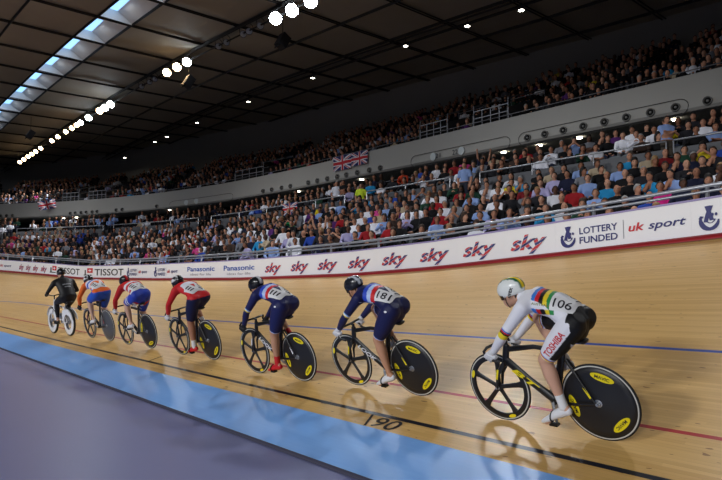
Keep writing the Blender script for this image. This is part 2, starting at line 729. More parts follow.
def vent(s, r, label):
    root = empty('round_vent', label, 'air vent', 'round vents in the balcony front')
    z = zbot(s) + .24
    c = bowl(20.885, s, z)
    rad = (bowl(30, s, z) - bowl(20, s, z)).normalized()
    Rm = Matrix((rad, Vector((0, 0, 1)).cross(rad), Vector((0, 0, 1)))).transposed().to_4x4()
    root.matrix_world = Matrix.Translation(c) @ Rm
    MB().lathe((0, 0, 0), [(.06, r * 1.18), (-.03, r * 1.18), (-.045, r * 1.08), (-.03, r * .95), (.05, r * .80)], 20).build('ring', ring_m, root, smooth=True)
    MB().lathe((0, 0, 0), [(.035, r * .92), (.03, r * .5), (.02, 0.001)], 20).build('core', hole_m, root)
    MB().lathe((0, 0, 0), [(.02, r * .36), (-.02, r * .30), (-.025, .001)], 16).build('nozzle', ring_m, root)


vent(5.87, .125, 'large round vent in the balcony front, alone beside the photo edge')
for k, s in enumerate([6.84, 7.65, 8.48, 9.28, 10.09, 10.9, 11.69, 12.47]):
    vent(s, .125, 'large round vent in the near balcony recess, %s of its eight from the photo edge' % ords[k])
for k, s in enumerate([21.0, 21.82, 22.76, 23.65, 24.41, 25.29, 26.2, 27.04]):
    vent(s, .125, 'round vent in the balcony below the hanging flags, %s of eight from the numbered signs' % ords[k])
for k, s in enumerate([28.19, 28.77, 29.43, 30.01]):
    vent(s, .12, 'small round vent in a row of four beyond the hanging flags, %s from the flags' % ords[k])
for k, s in enumerate([37.46, 39.92, 40.35]):
    vent(s, .12, 'small distant round vent near the middle of the balcony, %s of its loose three' % ords[k])
for k, s in enumerate([41.7, 42.04, 42.46, 42.81, 43.22, 43.56]):
    vent(s, .115, 'tiny far round vent on the bend of the balcony, %s of its row of six' % ords[k])
for k, s in enumerate([47.48, 47.86, 48.24]):
    vent(s, .115, 'tiny far round vent beyond the waving flag, %s of its row of three' % ords[k])


def slot(s0, s1, label):
    """the rounded recess line drawn round a row of vents"""
    zc = lambda s: zbot(s) + .24
    h = .30
    pts = []
    for a in range(-90, 91, 15):
        pts.append((s1 - h + h * math.cos(math.radians(a)), h * math.sin(math.radians(a))))
    for a in range(90, 271, 15):
        pts.append((s0 + h + h * math.cos(math.radians(a)), h * math.sin(math.radians(a))))
    full = []
    for i in range(len(pts)):
        a, b_ = pts[i], pts[(i + 1) % len(pts)]
        n = max(1, int(abs(b_[0] - a[0]) / .8))
        for k in range(n):
            full.append((a[0] + (b_[0] - a[0]) * k / n, a[1] + (b_[1] - a[1]) * k / n))
    mb = MB()
    P = [bowl(20.925, s, zc(s) + y * (.85 if y > 0 else 1)) for s, y in full]
    mb.loft(P, [.013] * len(P), seg=4, closed=True, side=(0, 0, 1))
    tag(mb.build('trim_3', mat('recess shadow gap', (66, 65, 63), rough=.8), None), kind='structure')


slot(6.45, 12.9, '')
slot(13.3, 18.9, '')
slot(32.1, 36.6, '')

# round white section signs with figures
sign_m = mat('white sign face', (206, 214, 214), rough=.5)


def sec_sign(s, figs, label, dx=0.0, tx=0.0):
    z = zbot(s) + .26
    root = empty('section_sign', label, 'sign', 'numbered signs on the balcony')
    c = bowl(20.90, s, z)
    rad = (bowl(30, s, z) - bowl(20, s, z)).normalized()
    # local: x to the viewer's right (towards smaller s), y up, z towards the viewer
    zz = -rad
    yy = Vector((0, 0, 1))
    xx = yy.cross(zz)
    root.matrix_world = Matrix.Translation(c) @ Matrix((xx, yy, zz)).transposed().to_4x4()
    V, F = disc2d((dx, 0), .17, .19, 24)
    mb = MB()
    mb.add([(x, y, .03) for x, y in V] + [(x, y, -.06) for x, y in V], [F[0]] + [(i, i + 24, (i + 1) % 24 + 24, (i + 1) % 24) for i in range(24)])
    mb.build('plate', sign_m, root)
    if figs:
        V, F = fit_text(figs, .30, .24, bold=.01)
        mb = MB()
        mb.add([(tx + x - .15, y - .12, .036) for x, y in V] + [(tx - .17, -.15, .02), (tx + .17, -.15, .02), (tx + .17, .15, .02), (tx - .17, .15, .02)][:0], F)
        mb.build('figures', ink, root)


sec_sign(17.29, '21', 'white disc with dark figures beside it on the balcony nearer the hanging flags', -.17, .14)
sec_sign(16.01, '22', 'white disc with dark figures beside it on the balcony nearer the large vents', .2, -.14)
sec_sign(34.66, '', 'small far round white sign on the balcony, nearer the middle of the photo')
sec_sign(35.37, '', 'small far round white sign on the balcony, nearer the bend')

# little lamps under the balcony
glow = mat('downlight glow', (255, 250, 235), emit=(255, 248, 228), estr=14)
for k, (s, w) in enumerate([(7.08, 'behind the standing man in pale blue'), (10.57, 'first past the middle of the near recess'), (12.3, 'near the end of the large vent row'), (14.03, 'past the end of the large vent row'),
                            (23.11, 'near the steward in yellow'), (28.19, 'below the row of four vents'), (36.9, 'beyond the small far signs'), (43.4, 'on the far bend, inner one'), (44.3, 'on the far bend, outer one')]):
    c = bowl(21.55, s, zbot(s) - .0)
    mb = MB()
    mb.lathe((0, 0, 0), [(0, .10), (.03, .10), (.04, .001)], 14)
    o = mb.build('downlight', glow, None)
    o.matrix_world = Matrix.Translation(c) @ Matrix.Rotation(PI / 2, 4, 'Y')
    tag(o, 'small round downlight under the balcony, ' + w, 'light', 'downlights under the balcony')

# ------------------------------------------------------------------ upper tier
UP = [21.75 + .8 * r for r in range(12)]
UZ = [8.02 + .43 * r for r in range(12)]
dzu = lambda s: ztop(s) - 8.66


def upper_prof(s):
    P = [(21.16, UZ[0] + dzu(s))]
    for p, z in zip(UP, UZ):
        P += [(p - .4, z + dzu(s)), (p + .4, z + dzu(s))]
    return P + [(31.6, UZ[-1] + dzu(s))]


upper_conc = mat('upper terrace concrete', (78, 78, 80), rough=.85)
strip('upper_stand_floor', upper_prof, srange(-12, 72, 1.5), upper_conc, kind='structure', smooth=False)
rearwall = mat('rear wall cladding', (150, 147, 142), rough=.8, noise=.06, nscale=.5)
strip('wall_rear', lambda s: [(31.6, UZ[-1] - .6), (31.6, 14.2), (32.4, 14.6), (32.6, 17.5)], srange(-12, 72, 1.5), rearwall, kind='structure')
ur = empty('guard_rail', 'thin steel rail along the top edge of the pale balcony', 'guard rail', 'rails of the upper stand')
rs = srange(-8, 62, 1.2)
rail_line('rail', 21.05, lambda s: ztop(s) + .16, rs, .022, darksteel, ur, 5)
for s in srange(-8, 62, 3):
    q = MB()
    q.loft([bowl(21.06, s, ztop(s) - .02), bowl(21.06, s, ztop(s) + .16)], [.016, .016], seg=5, cap=False)
    q.build('post', darksteel, ur)


def vomitory(s0, s1, w):
    """stair opening in the upper tier: dark side walls with rails round it"""
    root = empty('stair_opening', 'railed stair opening in the upper stand, ' + w, 'stair rail', 'stair openings of the upper stand')
    z0 = ztop((s0 + s1) / 2)
    p0, p1 = 21.3, 24.4
    for s in (s0, s1):
        mb = MB()
        a, b_ = bowl(p0, s, z0 - .3), bowl(p1, s, z0 - .3)
        d = bowl(p0, s + .09, z0 - .3) - a
        up1, up2 = Vector((0, 0, .9)), Vector((0, 0, 2.0))
        V = [a, b_, b_ + up2, a + up1]
        mb.add(V + [v + d for v in V], [(0, 1, 2, 3), (7, 6, 5, 4), (0, 4, 5, 1), (1, 5, 6, 2), (2, 6, 7, 3), (3, 7, 4, 0)])
        mb.build('side_wall', upper_conc, root)
        q = MB()
        P = [bowl(p0, s, z0 + .55), bowl(p0, s, z0 + 1.0), bowl(p1, s, z0 + 2.1), bowl(p1, s, z0 + 1.6)]
        q.loft(P, [.028] * 4, seg=5, cap=False)
        q.build('rail', darksteel, root)
    q = MB()
    for k in range(5):
        s = fr(k, 4, s0, s1)
        q.loft([bowl(p0, s, z0 - .1), bowl(p0, s, z0 + .75)], [.024, .024], seg=5, cap=False)
    for h in (.75, .42):
        q.loft([bowl(p0, s, z0 + h) for s in srange(s0, s1, .6)], [.024] * len(srange(s0, s1, .6)), seg=5, cap=False)
    q.build('front_rail', steel, root)
    q = MB()
    for h in (1.6, 2.0):
        q.loft([bowl(p1, s, z0 + h) for s in srange(s0, s1, .6)], [.026] * len(srange(s0, s1, .6)), seg=5, cap=False)
    q.build('back_rail', darksteel, root)


VOMS = [(13.6, 15.4), (16.9, 18.6), (30.3, 32.2), (41.3, 42.5), (43.2, 44.3)]
for (a, b_), w in zip(VOMS, ('nearest the large round vents', 'above the round numbered signs', 'beyond the hanging flags', 'on the far bend nearer the middle', 'on the far bend by the waving flag')):
    vomitory(a, b_, w)

# ------------------------------------------------------------------ flags
flagmat = {k: mat('flag ' + k, c, rough=.7) for k, c in dict(navy=(28, 34, 96), white=(212, 212, 218), red=(186, 28, 42)).items()}


def union_flag(name, label, M, w=1.8, h=.9, wave=.04):
    """national flag of crosses, drawn as cells of a fine grid; M places local x (length), y (height), z (front)"""
    nx, ny = 96, 48
    V, F, mi = [], [], []
    for j in range(ny + 1):
        for i in range(nx + 1):
            u, v = i / nx, j / ny
            V.append(M @ Vector((u * w, v * h, wave * math.sin(u * 9 + v * 2) * (.3 + u))))
    for j in range(ny):
        for i in range(nx):
            x, y = (i + .5) / nx * 60 - 30, (j + .5) / ny * 30 - 15
            q = 0
            d1, d2 = (x + 2 * y) / math.sqrt(5), (x - 2 * y) / math.sqrt(5)
            if abs(d1) < 3 or abs(d2) < 3:
                q = 1
            if (abs(d2) < 3 and 0 < d2 * (1 if x > 0 else -1) < 2) or (abs(d1) < 3 and 0 < -d1 * (1 if x > 0 else -1) < 2):
                q = 2
            if abs(x) < 5 or abs(y) < 5:
                q = 1
            if abs(x) < 3 or abs(y) < 3:
                q = 2
            F.append((j * (nx + 1) + i, j * (nx + 1) + i + 1, (j + 1) * (nx + 1) + i + 1, (j + 1) * (nx + 1) + i))
            mi.append(q)
    mb = MB()
    mb.v, mb.f, mb.fm = [tuple(v) for v in V], F, mi
    o = mb.build(name, [flagmat['navy'], flagmat['white'], flagmat['red']], None, smooth=True)
    return tag(o, label, 'flag', 'union flags')


def flag_frame(p, s, z, tilt=0.0, roll=0.0):
    c = bowl(p, s, z)
    rad = (bowl(p + 5, s, z) - c).normalized()
    zz = -rad
    yy = Vector((0, 0, 1))
    xx = yy.cross(zz)
    return Matrix.Translation(c) @ Matrix((xx, yy, zz)).transposed().to_4x4() @ Matrix.Rotation(roll, 4, 'Z')


union_flag('flag', 'red white and blue flag hung on the balcony, the one nearer the bend', flag_frame(20.84, 24.68, 7.93), 1.48, .80)
union_flag('flag', 'red white and blue flag hung on the balcony, the one nearer the numbered signs', flag_frame(20.84, 23.16, 8.0), 1.25, .72)
union_flag('flag', 'red white and blue flag draped over the rail in the lower crowd', flag_frame(17.60, 24.95, 5.2), 1.2, .62)
union_flag('flag', 'far tilted flag waved at the balcony on the bend', flag_frame(20.5, 45.5, 7.6, roll=.25), 1.3, .75, .10)

# ------------------------------------------------------------------ roof


def zr(p, s=21):
    return 14.9 + .0006 * (p + 18.2) ** 2 + float(np.interp(s, [-20, 0, 14, 21, 28, 35, 42, 48, 60, 76, 105], [-1.5, -1.0, -.45, 0, .4, .75, .93, 1.0, 1.0, .75, .2]))


roof_m = mat('roof panel', (158, 149, 133), rough=.75, noise=.16, nscale=.35)
beam_m = mat('roof joint dark', (28, 27, 26), rough=.7)
LINES = [-2, 3.4, 6.95, 10.15, 11.95, 16.3, 20.2, 24.0, 27.5, 31.0, 36]
CROSS = [27.5 + 4.12 * k for k in range(-11, 20)]
SLAB = [(10.15, 11.95)]
V, F = [], []
for s0, s1 in zip(CROSS[:-1], CROSS[1:]):
    for p0, p1 in zip(LINES[:-1], LINES[1:]):
        if (p0, p1) == (10.15, 11.95) and s0 >= 14:
            continue
        o = len(V)
        n = 3
        for i in range(n + 1):
            p = fr(i, n, p0, p1)
            sag = .07 * math.sin(PI * i / n)
            V += [(p, s0, zr(p, s0) + sag), (p, s1, zr(p, s1) + sag)]
        for i in range(n):
            F.append((o + 2 * i, o + 2 * i + 1, o + 2 * i + 3, o + 2 * i + 2))
mb = MB()
mb.add(V, F)
tag(mb.build('ceiling', roof_m), kind='structure')
for k, p in enumerate(LINES[1:-1]):
    mb = MB()
    w = .07 if p not in (24.0,) else .09
    ss = srange(-17, 103, 4)
    bar = lambda dx, dz, r: mb.loft([(p + dx, s, zr(p, s) + dz) for s in ss], [r] * len(ss), seg=4, cap=False)
    bar(0, -.06, (w, .1))
    if p in (16.3, 24.0):
        bar(-.28, -.42, .05)
        bar(.28, -.42, .05)
        bar(0, -.62, .06)
    tag(mb.build('ceiling_beam', beam_m), kind='structure')
for s in CROSS:
    mb = MB()
    P = [fr(i, 14, -2, 36) for i in range(15)]
    for dy in (-.09, .09):
        mb.loft([(p, s + dy, zr(p, s) - .06) for p in P], [.045] * 15, seg=4, cap=False)
    tag(mb.build('ceiling_beam', beam_m), kind='structure')

# skylights: a pale tapered well up to a blue pane
well_m = mat('skylight well', (225, 224, 220), rough=.8)
sky_m = mat('daylight pane', (150, 190, 235), emit=(140, 190, 244), estr=1.25)
for k, s0 in enumerate([c for c in CROSS if 14 <= c < 75]):
    root = empty('skylight', 'roof skylight with pale well and blue pane, %s in the strip from the photo top' % (ords + ['ninth', 'tenth', 'eleventh', 'twelfth', 'thirteenth', 'fourteenth', 'fifteenth', 'sixteenth', 'seventeenth'])[k], 'skylight', 'skylights in the roof strip', (11.05, s0 + 2, zr(11, s0 + 2)))
    a, b_ = 10.15, 11.95
    lo = [(a, s0 + .1), (b_, s0 + .1), (b_, s0 + 3.9), (a, s0 + 3.9)]
    hi = [(a + .08, s0 + 1.9), (a + .95, s0 + 1.9), (a + .95, s0 + 3.85), (a + .08, s0 + 3.85)]
    z0, z1 = zr(11) + .02, zr(11) + .55
    V = [Vector((p - 11.05, s - s0 - 2, z0 - zr(11))) for p, s in lo] + [Vector((p - 11.05, s - s0 - 2, z1 - zr(11))) for p, s in hi]
    mb = MB()
    mb.add(V, [(0, 1, 5, 4), (1, 2, 6, 5), (2, 3, 7, 6), (3, 0, 4, 7)])
    mb.build('well', well_m, root)
    mb = MB()
    mb.add(V[4:], [(0, 1, 2, 3)])
    mb.build('pane', sky_m, root)
    dl = bpy.data.lights.new('daylight', 'AREA')
    dl.energy, dl.size, dl.color = 9, .7, (.92, .96, 1)
    do = bpy.data.objects.new('daylight', dl)
    COL.objects.link(do)
    do.location = (10.75, s0 + 2.7, z1 - .06 + zr(11, s0 + 2) - zr(11))

# ------------------------------------------------------------------ lamps along the truss
lamp_white = mat('flood lamp lens', (255, 255, 255), emit=(236, 246, 255), estr=60)
lamp_warm = mat('warm flood lamp lens', (255, 230, 200), emit=(255, 214, 160), estr=22)
lamp_body = mat('lamp housing', (52, 52, 56), rough=.5, metal=.4)
lamp_off = mat('unlit lamp glass', (150, 160, 172), rough=.15, spec=.6)
LP = 16.3
CAMP = Vector((0, 0, 1.69))


def flood(s, on, r, label, aim=None):
    root = empty('flood_lamp', label, 'flood lamp', 'flood lamps on the roof truss')
    c = Vector((LP, s, zr(LP, s) - .66))
    aim = aim or Vector((3.0, s - 16, 0.0))
    d = (aim - c).normalized()
    x = d.cross(Vector((0, 0, 1))).normalized()
    y = x.cross(d)
    root.matrix_world = Matrix.Translation(c) @ Matrix((d, x, y)).transposed().to_4x4()
    MB().lathe((0, 0, 0), [(-.34, .001), (-.34, r * .6), (-.12, r * .95), (.02, r * 1.12), (.05, r * 1.12), (.02, r)], 18).build('housing', lamp_body, root, smooth=True)
    m = {1: lamp_white, 2: lamp_warm, 0: lamp_off}[on]
    MB().lathe((0, 0, 0), [(.02, r), (.05, r * .6), (.06, .001)], 18).build('lens', m, root, smooth=True)
    q = MB()
    q.loft([(-.1, r * 1.15, 0), (-.1, r * 1.15, .25), (-.1, 0, .45), (-.1, -r * 1.15, .25), (-.1, -r * 1.15, 0)], [.02] * 5, seg=5, cap=False)
    q.build('bracket', lamp_body, root)


LON = [(15.5, 1), (18.2, 1), (21.0, 1), (22.5, 1), (23.9, 1), (33.7, 1), (35.1, 2), (36.6, 2), (46.9, 1), (48.2, 1), (49.4, 2), (52.1, 1), (54.2, 1), (55.3, 2), (56.7, 2), (58.5, 2), (61.0, 2), (63.0, 2), (67.0, 2), (68.9, 2), (70.5, 2), (72.1, 2), (73.9, 2), (75.7, 2)]
LOFF = [25.3, 26.4, 27.0, 28.8, 29.7, 38.5, 39.4, 40.8]
for k, (s, on) in enumerate(LON):
    grp = 'the near bright trio' if s < 25 else ('the trio in the middle' if s < 40 else ('the bright cluster' if s < 53 else 'the far string'))
    n = ords[k - [i for i, q in enumerate(LON) if (0 if q[0] < 25 else 1 if q[0] < 40 else 2 if q[0] < 53 else 3) == (0 if s < 25 else 1 if s < 40 else 2 if s < 53 else 3)][0]] if s < 60 else 'one of the last beyond the eighth'
    flood(s, on, .31 if s < 25 else (.27 if s < 53 else .21), ('bright white' if on == 1 else 'warm white') + ' flood lamp on the roof truss, %s of %s' % (n, grp) if s < 60 else 'warm flood lamp in the far roof string, %s from the bend end' % {63.0: 'seven', 61.0: 'eight', 67.0: 'six', 68.9: 'five', 70.5: 'four', 72.1: 'three', 73.9: 'two', 75.7: 'one'}[s])
for k, s in enumerate(LOFF):
    flood(s, 0, .17, 'unlit lamp head on the truss, %s of the %s' % ((ords[k], 'five beside the near bright trio') if k < 5 else (ords[k - 5], 'three before the bright cluster')))

for k, (s, z, w) in enumerate([(13.3, 13.66, 'nearest the photo top edge'), (16.2, 13.91, 'second from the photo top edge'), (20.2, 14.16, 'third from the photo top edge'), (28.1, 14.52, 'below the near bright lamps'), (35.6, 14.74, 'below the middle lamp trio'),
                               (43.4, 14.79, 'first of the far three'), (49.0, 14.67, 'second of the far three'), (51.6, 14.68, 'third of the far three'), (58.8, 14.33, 'where roof meets the far stand')]):
    q = 1.06
    c = Vector((22 * q, s * q, 1.69 + (z - 1.69) * q))
    root = empty('roof_downlight', 'small white downlight below the roof pipe, ' + w, 'light', 'downlights below the roof pipe', c)
    MB().lathe((0, 0, 0), [(.001, .14), (.1, .14), (.1, .001)], 14).build('can', lamp_body, root).rotation_euler = (0, -PI / 2, 0)
    MB().lathe((0, 0, 0), [(-.002, .13), (-.02, .001)], 14).build('lens', glow, root).rotation_euler = (0, -PI / 2, 0)
    top = zr(23.4, c.y) - c.z - .4
    MB().loft([(0, 0, .1), (0, 0, max(.2, top))], [.015, .015], seg=5, cap=False).build('stem', lamp_body, root)
for (p, s, z, w) in [(16.6, 34.0, 14.5, 'under the middle lamp trio'), (17.1, 24.4, 14.3, 'under the near bright lamps'), (13.0, 57.0, 14.8, 'beyond the skylight strip')]:
    root = empty('hanging_speaker', 'dark boxy loudspeaker hanging from the roof, ' + w, 'loudspeaker', 'roof loudspeakers', (p, s, z))
    MB().box((0, 0, 0), (.5, .45, .75), Matrix.Rotation(.5, 3, 'Y')).build('cabinet', lamp_body, root)
    MB().box((-.225, 0, -.125), (.03, .4, .66), Matrix.Rotation(.5, 3, 'Y')).build('grille', hole_m, root)
    MB().loft([(0, 0, .3), (0, 0, zr(p, s) - z - .05)], [.02, .02], seg=5, cap=False).build('hanger', lamp_body, root)

# ------------------------------------------------------------------ track bicycles (local: x right, y forward, z up, origin at the rear tyre's contact)
carbon = mat('satin carbon', (20, 20, 22), rough=.38, spec=.5)
carbon2 = mat('disc carbon', (26, 26, 29), rough=.42, spec=.45)
tyre_m = mat('tyre rubber', (26, 26, 26), rough=.7)
tread_m = mat('pale rim edge', (190, 188, 180), rough=.5)
yellow_m = mat('yellow badge', (226, 206, 20), rough=.45)
alloy = mat('polished alloy', (170, 172, 176), rough=.3, metal=.8)
white_paint = mat('white paint', (225, 225, 228), rough=.35)
red_paint = mat('red paint', (190, 30, 36), rough=.4)
grey_disc = mat('grey disc', (74, 76, 80), rough=.4)
RW, WB = .335, .98
BB = Vector((0, .40, .285))


def decal(name, parts, o, ex, ey, m, parent):
    o, ex, ey = Vector(o), Vector(ex).normalized(), Vector(ey).normalized()
    mb = MB()
    for V, F in parts:
        mb.add([o + ex * x + ey * y for x, y in V], F)
    return mb.build(name, m, parent)


def badges(wheel, c, x, rad, angs, w, h, word=True, flip=False):
    """yellow oval badges with dark lettering on a wheel's left face"""
    for a in angs:
        a = math.radians(a)
        p = Vector((x, c[1] - rad * math.cos(a), c[2] + rad * math.sin(a)))
        ex = Vector((0, -math.cos(a + PI / 2), math.sin(a + PI / 2)))
        ey = Vector((0, -math.cos(a), math.sin(a)))
        if math.sin(a) < -.2 and False:
            ex, ey = -ex, -ey
        ex = -ex
        b = decal('badge', [disc2d((0, 0), w / 2, h / 2, 24)], p, ex, ey, yellow_m, wheel)
        if word:
            r0, _ = disc2d((0, 0), w * .46, h * .42, 24)
            V, F = fit_text('MAVIC', w * .62, h * .40, bold=.03)
            decal('badge_lettering', [([(q[0] - w * .31, q[1] - h * .20) for q in V], F)], p + Vector((-.002, 0, 0)), ex, ey, ink, b)


def wheel_common(w, c, tyre_mat=None):
    P = [(c[0], c[1] + (RW - .011) * math.cos(2 * PI * i / 64), c[2] + (RW - .011) * math.sin(2 * PI * i / 64)) for i in range(64)]
    MB().loft(P, [.011] * 64, seg=8, closed=True).build('tyre', tyre_mat or tyre_m, w, smooth=True)
    MB().lathe(c, [(-.010, .309), (-.0115, .317), (-.008, .323), (.008, .323), (.0115, .317), (.010, .309)], 64).build('rim_edge', tread_m, w, smooth=True)


def five_spoke(bike, c, colr, badge=True, steer=0.0):
    mb = MB()
    mb.lathe(c, [(0, .262), (-.010, .268), (-.0115, .29), (-.010, .312), (.010, .312), (.0115, .29), (.010, .268), (0, .262)], 60)
    for k in range(5):
        a = 2 * PI * k / 5 + PI / 2 + .1
        d = Vector((0, math.cos(a), math.sin(a)))
        pts = [Vector(c) + d * r for r in (.02, .06, .14, .22, .262, .275)]
        mb.loft(pts, [(.020, .026), (.014, .021), (.009, .022), (.0085, .026), (.009, .036), (.009, .05)], seg=10, cap=False)
    mb.lathe(c, [(-.024, .001), (-.024, .030), (.024, .030), (.024, .001)], 20)
    w = mb.build('front_wheel', colr, bike, smooth=False, recalc=True)
    wheel_common(w, c, tyre_m)
    h = MB().lathe(c, [(-.055, .001), (-.055, .010), (-.028, .011), (-.026, .02), (.026, .02), (.028, .011), (.055, .010), (.055, .001)], 16).build('hub', alloy, w)
    if badge:
        badges(w, c, -.0135, .290, (40, 160, 290), .085, .034, word=False)
    return w


def disc_wheel(bike, c, m, badge=3):
    prof = [(-.030, .001), (-.029, .03), (-.020, .12), (-.012, .25), (-.010, .314), (.010, .314), (.012, .25), (.020, .12), (.029, .03), (.030, .001)]
    w = MB().lathe(c, prof, 72).build('rear_wheel', m, bike, smooth=True)
    wheel_common(w, c)
    MB().lathe(c, [(-.062, .001), (-.062, .011), (-.045, .012), (-.044, .022), (-.032, .024), (-.030, .034), (-.028, .034)], 20).build('hub', alloy, w)
    if badge:
        angs = (75, 195, 315)[:badge] if badge == 3 else (165, 285)
        badges(w, c, -.0165, .232, angs, .20, .068)
    return w


def track_bike(label, frame_m=carbon, down_txt=None, txt_m=None, front_m=carbon, disc_m=carbon2, badge=3, left_pedal=0.0, front_badge=True, accent=None):
    """left_pedal: degrees forward of straight down"""
    bike = empty('track_bicycle', label, 'bicycle', 'bicycles of the riders')
    rh, fh = Vector((0, 0, RW)), Vector((0, WB, RW))
    five_spoke(bike, tuple(fh), front_m, front_badge)
    disc_wheel(bike, tuple(rh), disc_m, badge)
    HT0, HT1 = Vector((0, .858, .60)), Vector((0, .820, .745))
    ST = Vector((0, .245, .80))
    mb = MB()
    mb.loft([HT0 + (HT0 - HT1) * .1, HT0, HT1, HT1 + (HT1 - HT0) * .1], [(.020, .034)] * 4, seg=12)
    mb.loft([HT0 + Vector((0, -.01, .02)), HT0.lerp(BB, .5), BB], [(.020, .040), (.020, .040), (.028, .040)], seg=12)
    mb.loft([HT1 + Vector((0, -.01, -.02)), HT1.lerp(ST, .5) + Vector((0, 0, .0)), ST + Vector((0, .01, -.045))], [(.018, .027), (.016, .022), (.014, .020)], seg=12)
    mb.loft([BB, BB.lerp(ST, .5) + Vector((0, .004, 0)), ST], [(.024, .036), (.017, .036), (.015, .030)], seg=12)
    for sx in (-1, 1):
        mb.loft([BB + Vector((sx * .022, -.02, 0)), Vector((sx * .040, .2, .300)), Vector((sx * .052, .01, RW))], [(.009, .017), (.009, .015), (.008, .010)], seg=8)
        mb.loft([ST + Vector((sx * .012, -.01, -.12)), Vector((sx * .036, .13, .52)), Vector((sx * .052, .01, RW))], [(.008, .015), (.008, .013), (.008, .010)], seg=8)
    mb.loft([(-.036, BB.y, BB.z), (.036, BB.y, BB.z)], [.026, .026], seg=14)
    fr_ = mb.build('frame', frame_m, bike, smooth=True)
    mb = MB()
    mb.loft([HT0 + Vector((0, .005, 0)), HT0 + Vector((0, .012, -.03))], [(.045, .022)] * 2, seg=10)
    for sx in (-1, 1):
        mb.loft([HT0 + Vector((sx * .036, .01, -.02)), Vector((sx * .042, .945, .47)), Vector((sx * .045, WB - .006, RW))], [(.008, .024), (.007, .020), (.007, .011)], seg=8)
    fork = mb.build('fork', frame_m, bike, smooth=True)
    mb = MB()
    mb.loft([HT1 + Vector((0, -.003, .02)), HT1 + Vector((0, -.008, .05)), HT1 + Vector((0, .025, .068))], [.017, .017, .016], seg=10)
    mb.build('stem', carbon, bike, smooth=True)
    mb = MB()
    hc = HT1 + Vector((0, .025, .068))
    L = []
    for sx in (-1, 1):
        L.append([hc, hc + Vector((sx * .08, .005, .003)), hc + Vector((sx * .15, .015, .0)), hc + Vector((sx * .19, .05, -.012)), hc + Vector((sx * .198, .085, -.05)), hc + Vector((sx * .198, .070, -.095)), hc + Vector((sx * .198, .025, -.122)), hc + Vector((sx * .198, -.06, -.135))])
    for q in L:
        mb.loft(q, [.015, .014, .0135, .0135, .0135, .0135, .0135, .0135], seg=8)
    mb.build('handlebar', carbon, bike, smooth=True)
    # saddle
    mb = MB()
    mb.loft([(0, .04, .862), (0, .09, .870), (0, .15, .866), (0, .22, .860), (0, .265, .850)], [(.058, .020), (.064, .022), (.040, .022), (.024, .018), (.018, .013)], seg=12)
    sd = mb.build('saddle', carbon, bike, smooth=True)
    MB().loft([ST + Vector((0, 0, -.03)), Vector((0, .19, .83)), Vector((0, .12, .862))], [(.013, .022), (.012, .02), (.012, .018)], seg=10).build('seat_post', frame_m, bike, smooth=True)
    # drive
    MB().lathe((.045, BB.y, BB.z), [(-.002, .062), (-.002, .098), (.002, .100), (.004, .098), (.004, .062), (-.002, .062)], 48).build('chainring', alloy, bike)
    a = math.radians(left_pedal)
    for sx, aa in ((-1, a), (1, a + PI)):
        d = Vector((0, math.sin(aa), -math.cos(aa)))
        b0 = BB + Vector((sx * .058, 0, 0))
        b1 = BB + d * .165 + Vector((sx * .075, 0, 0))
        cr = MB().loft([b0, b0.lerp(b1, .5), b1], [(.010, .019), (.009, .015), (.009, .014)], seg=8).build('crank_arm', alloy, bike, smooth=True)
        q = MB()
        q.box(b1 + Vector((sx * .04, 0, 0)), (.055, .075, .016))
        q.loft([b1, b1 + Vector((sx * .03, 0, 0))], [.008, .008], seg=8, cap=False)
        q.build('pedal', carbon, bike)
    mb = MB()
    P = []
    for i in range(11):
        t_ = PI / 2 - PI * i / 10
        P.append((.047, BB.y + .1 * math.cos(t_), BB.z + .1 * math.sin(t_)))
    for i in range(11):
        t_ = -PI / 2 - PI * i / 10
        P.append((.047, .032 * math.cos(t_), RW + .032 * math.sin(t_)))
    mb.loft(P, [(.004, .005)] * len(P), seg=4, closed=True)
    mb.build('chain', mat('chain steel', (70, 70, 72), rough=.4, metal=.8), bike)
    if down_txt:
        d = (BB - HT0).normalized()
        up = Vector((0, -d.z, d.y))
        if up.z < 0:
            up = -up
        o = HT0 + d * .09 + Vector((-.0225, 0, 0)) - up * .026
        V, F = fit_text(down_txt, .30, .052, bold=.035, shear=.3)
        decal('frame_lettering', [(V, F)], o, d, up, txt_m, fr_)
    if accent:
        for q0, q1 in ((Vector((-.052, .925, .53)), Vector((-.0525, .955, .43))), (Vector((-.046, .10, .47)), Vector((-.057, .045, .385)))):
            d = (q1 - q0).normalized()
            up = Vector((0, -d.z, d.y))
            decal('stripe', [ribbon2d([(0, 0), ((q1 - q0).length, 0)], .020)], q0, d, up, accent, fr_)
    return bike


# ------------------------------------------------------------------ riders
skin_m = mat('rider skin', (196, 146, 116), rough=.5, spec=.35, attr='Col')
suit_m = mat('skinsuit fabric', (128, 128, 128), rough=.55, spec=.3, attr='Col')
hel_m = mat('helmet shell', (128, 128, 128), rough=.22, spec=.5, attr='Col')
glove_white = mat('white glove', (214, 214, 218), rough=.6)
glove_black = mat('black glove', (26, 26, 28), rough=.6)
visor_m = mat('dark visor', (18, 18, 22), rough=.12, spec=.6)
shoe_m = {k: mat('shoe ' + k, c, rough=.4) for k, c in dict(white=(220, 220, 224), black=(28, 28, 30), red=(196, 26, 36)).items()}
hair_m = mat('dark hair', (34, 26, 22), rough=.6)
paper_m = mat('race number cloth', (222, 222, 224), rough=.6)


def ik(a, c, l1, l2, pole):
    d = c - a
    D = min(d.length, (l1 + l2) * .999)
    d.normalize()
    x = (l1 * l1 - l2 * l2 + D * D) / (2 * D)
    h = math.sqrt(max(l1 * l1 - x * x, 1e-6))
    pl = (pole - d * pole.dot(d)).normalized()
    return a + d * x + pl * h


